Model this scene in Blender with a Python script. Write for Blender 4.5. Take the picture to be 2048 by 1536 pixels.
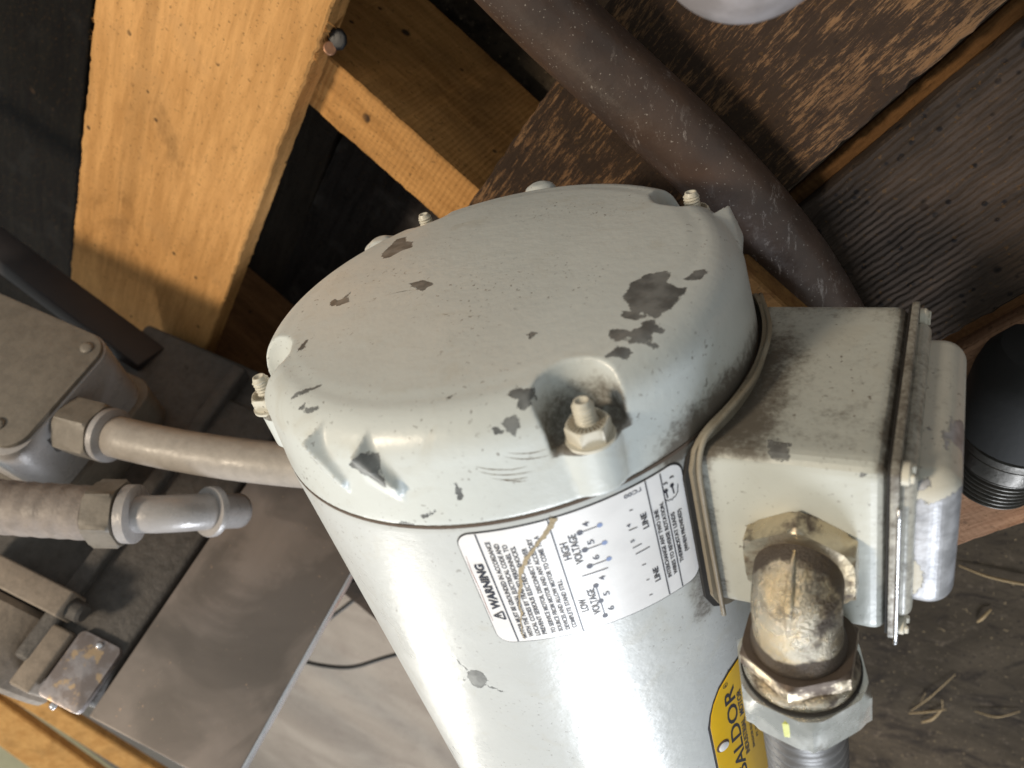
import bpy, bmesh, math, random
import numpy as np
from mathutils import Vector, Matrix
random.seed(7); rng = np.random.default_rng(7)
R = math.radians
for o in list(bpy.data.objects): bpy.data.objects.remove(o)
scene = bpy.context.scene
col = scene.collection

# ------------------------------------------------------------------ camera
right = Vector((0.86082689, -0.25877937, -0.43818981))
down = Vector((0.05691514, -0.80669769, 0.58821722))
fwd = Vector((-0.50570519, -0.53129283, -0.6796986))
cam_d = bpy.data.cameras.new('camera'); cam = bpy.data.objects.new('camera', cam_d); col.objects.link(cam)
mw = Matrix((right, -down, -fwd)).transposed().to_4x4(); mw.translation = Vector((0.1334, 0.1309, 0.1843))
cam.matrix_world = mw
cam_d.sensor_width = 36; cam_d.lens = 1470 / 2048 * 36
cam_d.clip_start = .01; cam_d.clip_end = 50
cam_d.dof.use_dof = True; cam_d.dof.focus_distance = .275; cam_d.dof.aperture_fstop = 13
scene.camera = cam
scene.view_settings.view_transform = 'Standard'; scene.view_settings.look = 'None'
scene.view_settings.exposure = 0.0; scene.view_settings.gamma = 1

# ------------------------------------------------------------------ world and lamps
w = bpy.data.worlds.new('World'); scene.world = w; w.use_nodes = True
bg = w.node_tree.nodes['Background']; bg.inputs[0].default_value = (.93, 1.0, .99, 1); bg.inputs[1].default_value = .40

def lamp(name, loc, target, size, size_y, power, color):
    d = bpy.data.lights.new(name, 'AREA'); d.shape = 'RECTANGLE'; d.size = size; d.size_y = size_y
    d.energy = power; d.color = color
    o = bpy.data.objects.new(name, d); col.objects.link(o); o.location = loc
    o.rotation_euler = (Vector(target) - Vector(loc)).to_track_quat('-Z', 'Y').to_euler()
    return o
lamp('window_light', (.78, -2.5, 1.42), (0.0, -.1, 0), 1.05, .80, 76, (.88, .93, 1.0))
lamp('doorway_light', (-1.35, -1.75, .85), (-.1, -.1, 0), .28, .75, 12, (1.0, .95, .86))
lamp('work_light', (-.62, .62, 1.35), (-.35, .12, -.13), .25, .25, 21, (1.0, .84, .64))

# ------------------------------------------------------------------ node helpers
class NT:
    def __init__(s, name):
        s.m = bpy.data.materials.new(name); s.m.use_nodes = True; s.t = s.m.node_tree
        s.b = s.t.nodes['Principled BSDF']; s.tc = s.n('ShaderNodeTexCoord')
        s.co = s.tc.outputs['Object']
    def n(s, typ, **k):
        n = s.t.nodes.new(typ)
        for a, v in k.items(): setattr(n, a, v)
        return n
    def l(s, a, b): s.t.links.new(a, b)
    def put(s, inp, v):
        if hasattr(v, 'links') or isinstance(v, bpy.types.NodeSocket): s.l(v, inp)
        else: inp.default_value = v if not (isinstance(v, tuple) and len(v) == 3 and inp.type == 'RGBA') else v + (1,)
    def scale(s, vec, sc=(1, 1, 1), rot=(0, 0, 0)):
        n = s.n('ShaderNodeMapping'); s.l(vec, n.inputs[0]); n.inputs['Scale'].default_value = sc; n.inputs['Rotation'].default_value = rot
        return n.outputs[0]
    def noise(s, sc, vec=None, detail=4, rough=.55, dist=0):
        n = s.n('ShaderNodeTexNoise'); s.l(vec or s.co, n.inputs['Vector']); n.inputs['Scale'].default_value = sc
        n.inputs['Detail'].default_value = detail; n.inputs['Roughness'].default_value = rough; n.inputs['Distortion'].default_value = dist
        return n.outputs[0]
    def voro(s, sc, vec=None, rnd=1):
        n = s.n('ShaderNodeTexVoronoi'); s.l(vec or s.co, n.inputs['Vector']); n.inputs['Scale'].default_value = sc
        n.inputs['Randomness'].default_value = rnd
        return n.outputs['Distance']
    def ramp(s, v, a, b, lo=0., hi=1.):
        n = s.n('ShaderNodeMapRange'); n.interpolation_type = 'SMOOTHSTEP'; s.put(n.inputs[0], v)
        n.inputs[1].default_value = a; n.inputs[2].default_value = b; n.inputs[3].default_value = lo; n.inputs[4].default_value = hi
        return n.outputs[0]
    def math(s, op, a, b=0.):
        n = s.n('ShaderNodeMath', operation=op); s.put(n.inputs[0], a); s.put(n.inputs[1], b); return n.outputs[0]
    def mix(s, f, a, b, mode='MIX'):
        n = s.n('ShaderNodeMix', data_type='RGBA', blend_type=mode); s.put(n.inputs[0], f); s.put(n.inputs[6], a); s.put(n.inputs[7], b)
        return n.outputs[2]
    def attr(s, name):
        n = s.n('ShaderNodeAttribute'); n.attribute_name = name; return n.outputs['Fac']
    def bump(s, h, dist, strength=1., prev=None):
        n = s.n('ShaderNodeBump'); n.inputs['Strength'].default_value = strength; n.inputs['Distance'].default_value = dist
        s.put(n.inputs['Height'], h)
        if prev: s.l(prev, n.inputs['Normal'])
        return n.outputs[0]
    def out(s, color=None, rough=None, metal=None, normal=None, spec=None, coat=None):
        for k, v in (('Base Color', color), ('Roughness', rough), ('Metallic', metal), ('Normal', normal), ('Specular IOR Level', spec), ('Coat Weight', coat)):
            if v is not None: s.put(s.b.inputs[k], v)
        return s.m

def paint(name, base=(.585, .615, .60), speck=.5, dirt_amt=.0, rough=.33, under=(.135, .14, .14), chips=True, orange=.00012):
    N = NT(name)
    c = N.mix(N.ramp(N.noise(18), .35, .7), base, tuple(x * .93 for x in base))
    c = N.mix(N.ramp(N.noise(60, dist=1.2), .52, .75, 0, .30), c, (.47, .45, .38))
    # fine specks and small nicks
    big = N.ramp(N.noise(26, detail=2), .38, .62)
    sp = N.math('MULTIPLY', N.ramp(N.noise(620, detail=3, rough=.6), .635, .69), N.math('MULTIPLY', big, speck))
    c = N.mix(sp, c, (.10, .075, .055))
    sp2 = N.math('MULTIPLY', N.ramp(N.noise(170, detail=4, rough=.7), .725, .745), .75)
    c = N.mix(N.math('MULTIPLY', sp2, min(1, speck * 1.3)), c, (.12, .10, .085))
    # grime from the dirt attribute
    d = N.math('ADD', N.attr('dirt'), dirt_amt)
    dn = N.math('ADD', N.math('ADD', N.math('MULTIPLY', N.noise(130, detail=6, rough=.7), .5), N.math('MULTIPLY', N.noise(560, detail=4, rough=.7), .45)), N.math('MULTIPLY', N.noise(28, detail=3), .3))
    dm = N.ramp(N.math('ADD', d, dn), .88, 1.20)
    c = N.mix(N.ramp(d, .08, .75, 0, .75), c, (.27, .255, .21))
    c = N.mix(N.math('MULTIPLY', dm, .86), c, (.075, .057, .040))
    ro = N.math('ADD', N.math('MULTIPLY', dm, .35), N.ramp(N.noise(40), .3, .7, rough - .05, rough + .07))
    nrm = N.bump(N.noise(330, detail=3), orange)
    nrm = N.bump(N.noise(70, detail=2), .0003, .6, nrm)
    metal = 0.
    if chips:
        f = N.math('ADD', N.attr('chip'), N.math('MULTIPLY', N.math('SUBTRACT', N.noise(480, detail=7, rough=.78), .5), 4.2))
        m = N.ramp(f, .08, -.02)
        rim = N.math('MULTIPLY', N.ramp(f, .5, .12), N.ramp(N.noise(300), .35, .6))
        c = N.mix(N.math('MULTIPLY', rim, .35), c, tuple(min(1, x * 1.15) for x in base))
        uc = N.mix(N.ramp(N.noise(150, detail=5), .35, .65), under, tuple(x * 1.9 for x in under))
        c = N.mix(m, c, uc)
        ro = N.math('ADD', ro, N.math('MULTIPLY', m, .12))
        metal = N.math('MULTIPLY', m, .25)
        nrm = N.bump(m, -.0006, 1., nrm)
    return N.out(c, ro, metal, nrm)

def wood(name, light, dark, char=.0, charcol=(.012, .010, .009), pits=0., dust=0., saw=.4, streak=9., smear=0., sdir='X', ssc=95):
    N = NT(name)
    g = N.scale(N.co, (1, streak, streak))
    gn = N.noise(16, g, detail=7, rough=.65, dist=.6)
    c = N.mix(N.ramp(gn, .3, .72), light, dark)
    ring = N.noise(6, N.scale(N.co, (.35, 5, 5)), detail=3, dist=1.4)
    c = N.mix(N.ramp(ring, .5, .62, 0, .35), c, tuple(x * .6 for x in dark))
    fib = N.noise(110, N.scale(N.co, (1, 6, 6)), detail=4, rough=.7)
    c = N.mix(N.ramp(fib, .5, .8, 0, .5), c, tuple(x * .45 for x in dark))
    c = N.mix(N.ramp(N.noise(190, detail=5, rough=.75), .56, .72, 0, .5), c, tuple(min(1, x * 1.35) for x in light))
    # cloudy grey handling marks
    c = N.mix(N.ramp(N.noise(24, detail=5, dist=.5), .52, .7, 0, .38), c, tuple(.72 * x + .012 for x in light))
    if char:
        a = N.noise(22, N.scale(N.co, (1, 1.8, 1)), detail=6, rough=.65)
        b = N.noise(260, N.scale(N.co, (.30, 2.0, 1.5)), detail=9, rough=.82)
        f = N.math('ADD', N.math('MULTIPLY', a, .5), N.math('MULTIPLY', b, .95))
        if smear: f = N.math('ADD', f, N.math('MULTIPLY', N.attr('soot'), smear))
        cm = N.ramp(f, .945 - char * .3, 1.055 - char * .3)
        c = N.mix(N.math('MULTIPLY', cm, .93), c, charcol)
    if pits:
        v = N.voro(75); v2 = N.voro(170)
        pm = N.math('MULTIPLY', N.ramp(N.math('ADD', v, N.math('MULTIPLY', N.noise(200), .12)), .25, .15), N.ramp(N.noise(40), .46, .56))
        pm2 = N.math('MULTIPLY', N.ramp(v2, .26, .12), N.ramp(N.noise(75), .42, .54))
        pm = N.math('MULTIPLY', N.math('MAXIMUM', pm, pm2), pits)
        c = N.mix(pm, c, (.012, .010, .010))
    sp = N.ramp(N.noise(380, detail=3), .62, .68)
    c = N.mix(N.math('MULTIPLY', sp, .6), c, (.09, .05, .02))
    sp3 = N.math('MULTIPLY', N.ramp(N.voro(48), .10, .06), N.ramp(N.noise(21), .48, .54))
    c = N.mix(N.math('MULTIPLY', sp3, .85), c, (.03, .02, .015))
    c = N.mix(N.ramp(N.noise(11, N.scale(N.co, (1, 1.6, 1)), detail=7, rough=.7, dist=.7), .56, .72, 0, .5), c, tuple(x * .42 for x in dark))
    c = N.mix(N.math('MULTIPLY', N.ramp(N.voro(26), .10, .05), N.ramp(N.noise(9), .5, .56)), c, (.05, .03, .018))
    if dust:
        c = N.mix(N.ramp(N.noise(20, detail=5), .5, .75, 0, dust), c, (.34, .31, .29))
    h = N.math('ADD', N.math('MULTIPLY', fib, .7), N.math('MULTIPLY', gn, .6))
    nrm = N.bump(h, .0009, .8)
    wv = N.n('ShaderNodeTexWave'); wv.bands_direction = sdir; N.l(N.co, wv.inputs[0]); wv.inputs['Scale'].default_value = ssc
    wv.inputs['Distortion'].default_value = 2.5; wv.inputs['Detail'].default_value = 3
    nrm = N.bump(wv.outputs['Fac'], .0006, saw, nrm)
    nrm = N.bump(N.noise(230, detail=5, rough=.75), .0008, .7, nrm)
    return N.out(c, .85, 0., nrm, .12)

def metalm(name, base, rough=.35, metal=1., mott=.5, grime=(.05, .035, .025), grime_amt=.3, bumpd=.0002, bsc=500, gold=0.):
    N = NT(name)
    c = N.mix(N.ramp(N.noise(120, detail=5, rough=.7), .35, .7, 0, mott), base, tuple(x * .5 for x in base))
    if gold: c = N.mix(N.ramp(N.noise(55, detail=6, rough=.7), .47, .60, 0, gold), c, (.60, .45, .24))
    gf = N.ramp(N.math('ADD', N.noise(60, detail=6, rough=.7), N.math('MULTIPLY', N.attr('dirt'), .6)), .78 - grime_amt * .35, .92 - grime_amt * .35)
    c = N.mix(N.math('MULTIPLY', gf, .85), c, grime)
    ro = N.math('ADD', N.math('MULTIPLY', gf, .3), N.ramp(N.noise(90, detail=4), .3, .7, rough - .08, rough + .12))
    mt = N.math('SUBTRACT', metal, N.math('MULTIPLY', gf, .5 * metal))
    nrm = N.bump(N.noise(bsc, detail=4, rough=.6), bumpd)
    nrm = N.bump(N.noise(45, detail=3), .00015, .5, nrm)
    return N.out(c, ro, mt, nrm)

def plain(name, c, rough=.5, metal=0., bsc=300, bd=.0001):
    N = NT(name)
    cc = N.mix(N.ramp(N.noise(80, detail=5), .35, .7, 0, .35), c, tuple(x * .75 for x in c))
    return N.out(cc, rough, metal, N.bump(N.noise(bsc, detail=3), bd))

M_cap = paint('beige_paint_cap', base=(.625, .66, .65), speck=.7)
M_body = paint('beige_paint_body', base=(.575, .600, .605), speck=.45, under=(.16, .165, .165), rough=.30)
M_box = paint('beige_paint_box', base=(.55, .565, .52), speck=1., dirt_amt=.10, rough=.36, under=(.12, .12, .115))
M_lid = paint('worn_paint_lid', base=(.60, .585, .52), speck=.8, dirt_amt=.10, rough=.30, under=(.26, .265, .285))
M_stud = paint('painted_steel', base=(.62, .59, .50), speck=1.0, dirt_amt=.08, chips=False, rough=.42)
M_gasket = plain('black_gasket', (.018, .016, .014), .8)
M_flange = paint('dirty_flange', base=(.24, .205, .15), speck=1, dirt_amt=.22, chips=False, rough=.5)
M_label = plain('white_label', (.86, .86, .88), .33, bd=.00003)
M_ink = plain('dark_blue_ink', (.012, .014, .03), .5, bd=0.)
M_inkl = plain('faded_blue_ink', (.22, .30, .55), .5, bd=0.)
M_inkg = plain('grey_ink', (.05, .055, .09), .5, bd=0.)
M_tear = plain('torn_paper', (.42, .34, .22), .8, bsc=900, bd=.0004)
M_yellow = plain('yellow_label', (.86, .52, .006), .32, bd=.00003)
M_black = plain('black_line', (.01, .01, .012), .5)
M_zinc = metalm('tarnished_zinc', (.50, .45, .36), .27, 1., .5, (.035, .020, .017), .78, .0006, 1300, gold=.55)
M_hex = metalm('stained_hex', (.60, .52, .39), .30, 1., .4, (.050, .026, .022), .92, .0002, 500, gold=.4)
M_nut = metalm('grey_zinc_nut', (.78, .78, .75), .28, .9, .25, (.20, .17, .12), .30, .00015, 400)
M_edge0 = metalm('bare_rim_metal', (.72, .72, .74), .3, .9, .3, grime_amt=.1)
M_nutgreen = plain('yellow_green_mark', (.52, .55, .08), .45)
M_conduit = plain('grey_conduit', (.085, .082, .082), .45)
M_floor = None

# ------------------------------------------------------------------ geometry helpers
WORLD0 = {}
def mk(name, verts, faces, mat, parent=None, smooth=True, loc=(0, 0, 0), sharp=None):
    me = bpy.data.meshes.new(name); me.from_pydata([tuple(map(float, v)) for v in verts], [], [tuple(map(int, f)) for f in faces]); me.update()
    me.materials.append(mat)
    return link(name, me, parent, smooth, loc, sharp)
def link(name, me, parent=None, smooth=True, loc=(0, 0, 0), sharp=None):
    if smooth:
        me.polygons.foreach_set('use_smooth', [True] * len(me.polygons))
        if sharp: me.set_sharp_from_angle(angle=R(sharp))
    o = bpy.data.objects.new(name, me); col.objects.link(o)
    wl = Vector(loc); WORLD0[o.name] = wl
    if parent: o.parent = parent; o.location = wl - WORLD0[parent.name]
    else: o.location = wl
    return o
def empty(name, loc, label, cat, group=None):
    o = bpy.data.objects.new(name, None); col.objects.link(o); o.location = loc; o.empty_display_size = .02
    WORLD0[o.name] = Vector(loc); o['label'] = label; o['category'] = cat
    if group: o['group'] = group
    return o
def tag(o, label=None, cat=None, group=None, kind=None):
    if label: o['label'] = label
    if cat: o['category'] = cat
    if group: o['group'] = group
    if kind: o['kind'] = kind
    return o
def floatattr(me, name, arr):
    a = me.attributes.new(name, 'FLOAT', 'POINT'); a.data.foreach_set('value', np.asarray(arr, dtype=np.float32))
def vco(me):
    a = np.empty(len(me.vertices) * 3, dtype=np.float64); me.vertices.foreach_get('co', a); return a.reshape(-1, 3)
def frame(axis, up=(0, 0, 1)):
    a = Vector(axis).normalized(); u = Vector(up)
    if abs(a.dot(u)) > .95: u = Vector((1, 0, 0))
    x = u.cross(a).normalized(); y = a.cross(x)
    return x, y, a
def lathe(prof, org, axis, n=64, up=(0, 0, 1), cap0=True, cap1=True, start=0.):
    """prof: list of (radius, distance along the axis)"""
    x, y, a = frame(axis, up); org = Vector(org); V = []; F = []
    for r, h in prof:
        for i in range(n):
            t = start + 2 * math.pi * i / n
            V.append(org + a * h + x * (r * math.cos(t)) + y * (r * math.sin(t)))
    for k in range(len(prof) - 1):
        for i in range(n):
            j = (i + 1) % n; F.append((k * n + i, k * n + j, (k + 1) * n + j, (k + 1) * n + i))
    if cap0: F.append(tuple(range(n - 1, -1, -1)))
    if cap1: F.append(tuple((len(prof) - 1) * n + i for i in range(n)))
    return V, F
def sweep(pts, rad, n=24, up=(0, 0, 1), wob=None):
    pts = [Vector(p) for p in pts]; V = []; F = []; T = []
    for i, p in enumerate(pts):
        T.append((pts[min(i + 1, len(pts) - 1)] - pts[max(i - 1, 0)]).normalized())
    x, y, a = frame(T[0], up)
    for i, p in enumerate(pts):
        t = T[i]; x = (x - t * x.dot(t)).normalized(); y = t.cross(x)
        r = rad(i / (len(pts) - 1)) if callable(rad) else rad
        for k in range(n):
            q = 2 * math.pi * k / n
            V.append(p + x * (r * math.cos(q)) + y * (r * math.sin(q)))
    for i in range(len(pts) - 1):
        for k in range(n):
            j = (k + 1) % n; F.append((i * n + k, i * n + j, (i + 1) * n + j, (i + 1) * n + k))
    F.append(tuple(range(n - 1, -1, -1))); F.append(tuple((len(pts) - 1) * n + k for k in range(n)))
    return V, F
def spline(P, n):
    P = [Vector(p) for p in P]; P = [P[0] * 2 - P[1]] + P + [P[-1] * 2 - P[-2]]; out = []
    for i in range(1, len(P) - 2):
        for k in range(n):
            t = k / n; a, b, c, d = P[i - 1], P[i], P[i + 1], P[i + 2]
            out.append(.5 * ((2 * b) + (c - a) * t + (2 * a - 5 * b + 4 * c - d) * t * t + (3 * b - a - 3 * c + d) * t ** 3))
    out.append(P[-2]); return out
def join(*vf):
    V = []; F = []
    for v, f in vf:
        o = len(V); V += list(v); F += [tuple(i + o for i in g) for g in f]
    return V, F
def boxvf(org, ax, ay, az, a0, a1, b0, b1, c0, c1, bev=0., seg=3):
    org = Vector(org); ax, ay, az = Vector(ax), Vector(ay), Vector(az)
    bm = bmesh.new(); vs = [bm.verts.new((a, b, c)) for a in (a0, a1) for b in (b0, b1) for c in (c0, c1)]
    for f in ((0, 1, 3, 2), (4, 6, 7, 5), (0, 4, 5, 1), (2, 3, 7, 6), (0, 2, 6, 4), (1, 5, 7, 3)): bm.faces.new([vs[i] for i in f])
    bmesh.ops.recalc_face_normals(bm, faces=bm.faces[:])
    if bev: bmesh.ops.bevel(bm, geom=bm.edges[:] , offset=bev, segments=seg, affect='EDGES', profile=.5)
    bm.verts.index_update()
    V = [org + ax * v.co.x + ay * v.co.y + az * v.co.z for v in bm.verts]; F = [tuple(v.index for v in f.verts) for f in bm.faces]
    bm.free()
    if ax.cross(ay).dot(az) < 0: F = [f[::-1] for f in F]
    return V, F
def prism(poly, org, ax, ay, az, c0, c1, bev=0., seg=2):
    """polygon (a,b) extruded along az from c0 to c1, upper rim bevelled"""
    bm = bmesh.new(); lo = [bm.verts.new((a, b, c0)) for a, b in poly]; hi = [bm.verts.new((a, b, c1)) for a, b in poly]; n = len(poly)
    top = bm.faces.new(hi); bm.faces.new(lo[::-1])
    for i in range(n): bm.faces.new((lo[i], lo[(i + 1) % n], hi[(i + 1) % n], hi[i]))
    bmesh.ops.recalc_face_normals(bm, faces=bm.faces[:])
    if bev: bmesh.ops.bevel(bm, geom=[e for e in top.edges], offset=bev, segments=seg, affect='EDGES', profile=.5)
    bm.verts.index_update(); org, ax, ay, az = Vector(org), Vector(ax), Vector(ay), Vector(az)
    V = [org + ax * v.co.x + ay * v.co.y + az * v.co.z for v in bm.verts]; F = [tuple(v.index for v in f.verts) for f in bm.faces]; bm.free()
    if ax.cross(ay).dot(az) < 0: F = [f[::-1] for f in F]
    return V, F
def rrect(a0, a1, b0, b1, r, n=6):
    P = []
    for cx, cy, s in ((a1 - r, b1 - r, 0), (a0 + r, b1 - r, 90), (a0 + r, b0 + r, 180), (a1 - r, b0 + r, 270)):
        for k in range(n + 1):
            t = R(s + 90 * k / n); P.append((cx + r * math.cos(t), cy + r * math.sin(t)))
    return P
def hexprism(c, axis, rad, h0, h1, start, cham=.0012, n=6, up=(0, 0, 1), hole=0.):
    """chamfered hexagon nut from h0 to h1 along axis"""
    x, y, a = frame(axis, up); c = Vector(c); V = []; F = []; m = 72
    def rr(t, lim):
        s = math.pi / n; q = ((t - start + s) % (2 * s)) - s
        return min(rad * math.cos(s) / math.cos(((t - start) % (2 * s)) - s), lim)
    rings = [(h0, rad * .915), (h0 + cham, rad * 1.1), (h1 - cham, rad * 1.1), (h1, rad * .915)]
    for h, lim in rings:
        for i in range(m):
            t = 2 * math.pi * i / m + start; r = rr(t, lim); V.append(c + a * h + x * (r * math.cos(t)) + y * (r * math.sin(t)))
    for k in range(3):
        for i in range(m):
            j = (i + 1) % m; F.append((k * m + i, k * m + j, (k + 1) * m + j, (k + 1) * m + i))
    F.append(tuple(range(m - 1, -1, -1))); F.append(tuple(3 * m + i for i in range(m)))
    return V, F
def hull(pts):
    bm = bmesh.new()
    for p in pts: bm.verts.new(p)
    r = bmesh.ops.convex_hull(bm, input=bm.verts[:]); bmesh.ops.delete(bm, geom=[v for v in bm.verts if not v.link_faces], context='VERTS')
    bmesh.ops.recalc_face_normals(bm, faces=bm.faces[:]); bm.verts.index_update()
    V = [v.co.copy() for v in bm.verts]; F = [tuple(v.index for v in f.verts) for f in bm.faces]; bm.free(); return V, F
def tmpobj(vf):
    me = bpy.data.meshes.new('tmp'); me.from_pydata([tuple(v) for v in vf[0]], [], vf[1]); me.update()
    bm = bmesh.new(); bm.from_mesh(me); bmesh.ops.recalc_face_normals(bm, faces=bm.faces[:]); bm.to_mesh(me); bm.free()
    o = bpy.data.objects.new('tmp', me); col.objects.link(o); return o
def fuse(base, adds, subs, voxel, smooth_it=2, fac=.5, late=()):
    b = tmpobj(base); T = [b]
    for vf, op in [(a, 'UNION') for a in adds] + [(s, 'DIFFERENCE') for s in subs] + [(a, 'UNION') for a in late]:
        t = tmpobj(vf); T.append(t); m = b.modifiers.new('b', 'BOOLEAN'); m.object = t; m.operation = op; m.solver = 'EXACT'
    m = b.modifiers.new('r', 'REMESH'); m.mode = 'VOXEL'; m.voxel_size = voxel
    m = b.modifiers.new('s', 'SMOOTH'); m.factor = fac; m.iterations = smooth_it
    bpy.context.view_layer.update()
    dg = bpy.context.evaluated_depsgraph_get(); me = bpy.data.meshes.new_from_object(b.evaluated_get(dg))
    for t in T: bpy.data.objects.remove(t)
    return me
def chipfield(co, polys, base=9.):
    """signed distance (mm) to the nearest bare patch, per vertex"""
    f = np.full(len(co), base)
    for P in polys:
        P = np.array(P, float) / 1000; c = P.mean(0); ext = np.linalg.norm(P - c, axis=1).max() + .008
        idx = np.nonzero(np.linalg.norm(co - c, axis=1) < ext)[0]
        if not len(idx): continue
        u, s, vt = np.linalg.svd(P - c); e1, e2, nn = vt
        q = co[idx] - c; dn = np.abs(q @ nn); p2 = np.stack([q @ e1, q @ e2], 1); g = np.stack([(P - c) @ e1, (P - c) @ e2], 1)
        d = np.full(len(idx), 1e9); ins = np.zeros(len(idx), bool)
        for i in range(len(g)):
            a, b = g[i], g[(i + 1) % len(g)]; ab = b - a
            t = np.clip(((p2 - a) @ ab) / (ab @ ab + 1e-18), 0, 1); d = np.minimum(d, np.linalg.norm(p2 - a - t[:, None] * ab, axis=1))
            cr = (a[1] > p2[:, 1]) != (b[1] > p2[:, 1])
            with np.errstate(divide='ignore', invalid='ignore'):
                xi = a[0] + (p2[:, 1] - a[1]) * ab[0] / (ab[1] if ab[1] else 1e-12)
            ins ^= cr & (p2[:, 0] < xi)
        sd = np.where(ins, -d, d) * 1000
        sd = np.where(dn > .010, base, sd)
        f[idx] = np.minimum(f[idx], sd)
    return f
def sm(x, a, b):
    t = np.clip((x - a) / (b - a), 0, 1); return t * t * (3 - 2 * t)

def textvf(body, bold=0.):
    cu = bpy.data.curves.new('t', 'FONT'); cu.body = body; cu.size = 1; cu.resolution_u = 3; cu.offset = bold; cu.fill_mode = 'FRONT'
    o = bpy.data.objects.new('t', cu); col.objects.link(o); bpy.context.view_layer.update()
    me = o.to_mesh(); V = [v.co.copy() for v in me.vertices]; F = [tuple(p.vertices) for p in me.polygons]
    o.to_mesh_clear(); bpy.data.objects.remove(o); return V, F
def fit_text(body, u0, u1, v, h, bold=.01, ref='H'):
    """text between u0 and u1 (mm), letters h mm tall centred on v, read along +u, tops towards -v"""
    bold = bold + .016
    V, F = textvf(body, bold); x0 = min(p.x for p in V); x1 = max(p.x for p in V)
    cap = .69 + 2 * bold; out = []
    for p in V: out.append((u0 + (p.x - x0) / (x1 - x0) * (u1 - u0), v + h / 2 - (p.y + bold) / cap * h))
    return out, F
def strip2(pts, wd):
    """polyline ribbon in the (u,v) plane"""
    V = []; F = []
    n = len(pts)
    for i, (x, y) in enumerate(pts):
        a = pts[max(i - 1, 0)]; b = pts[min(i + 1, n - 1)]; dx, dy = b[0] - a[0], b[1] - a[1]; L = math.hypot(dx, dy) or 1
        ww = wd[i] if isinstance(wd, (list, tuple)) else wd
        V += [(x - dy / L * ww / 2, y + dx / L * ww / 2), (x + dy / L * ww / 2, y - dx / L * ww / 2)]
    for i in range(n - 1): F.append((2 * i, 2 * i + 1, 2 * i + 3, 2 * i + 2))
    return V, F
def seg2(x0, y0, x1, y1, wd, n=12):
    return strip2([(x0 + (x1 - x0) * k / n, y0 + (y1 - y0) * k / n) for k in range(n + 1)], wd)
def dot2(x, y, r, n=14): return [(x + r * math.cos(2 * math.pi * k / n), y + r * math.sin(2 * math.pi * k / n)) for k in range(n)], [tuple(range(n))]

# ================================================================== MOTOR
RB = .084
motor = empty('electric_motor', (0, -.12, -.14), 'cream painted electric motor with chipped round end cap lying on the wooden pallet', 'electric motor')

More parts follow.
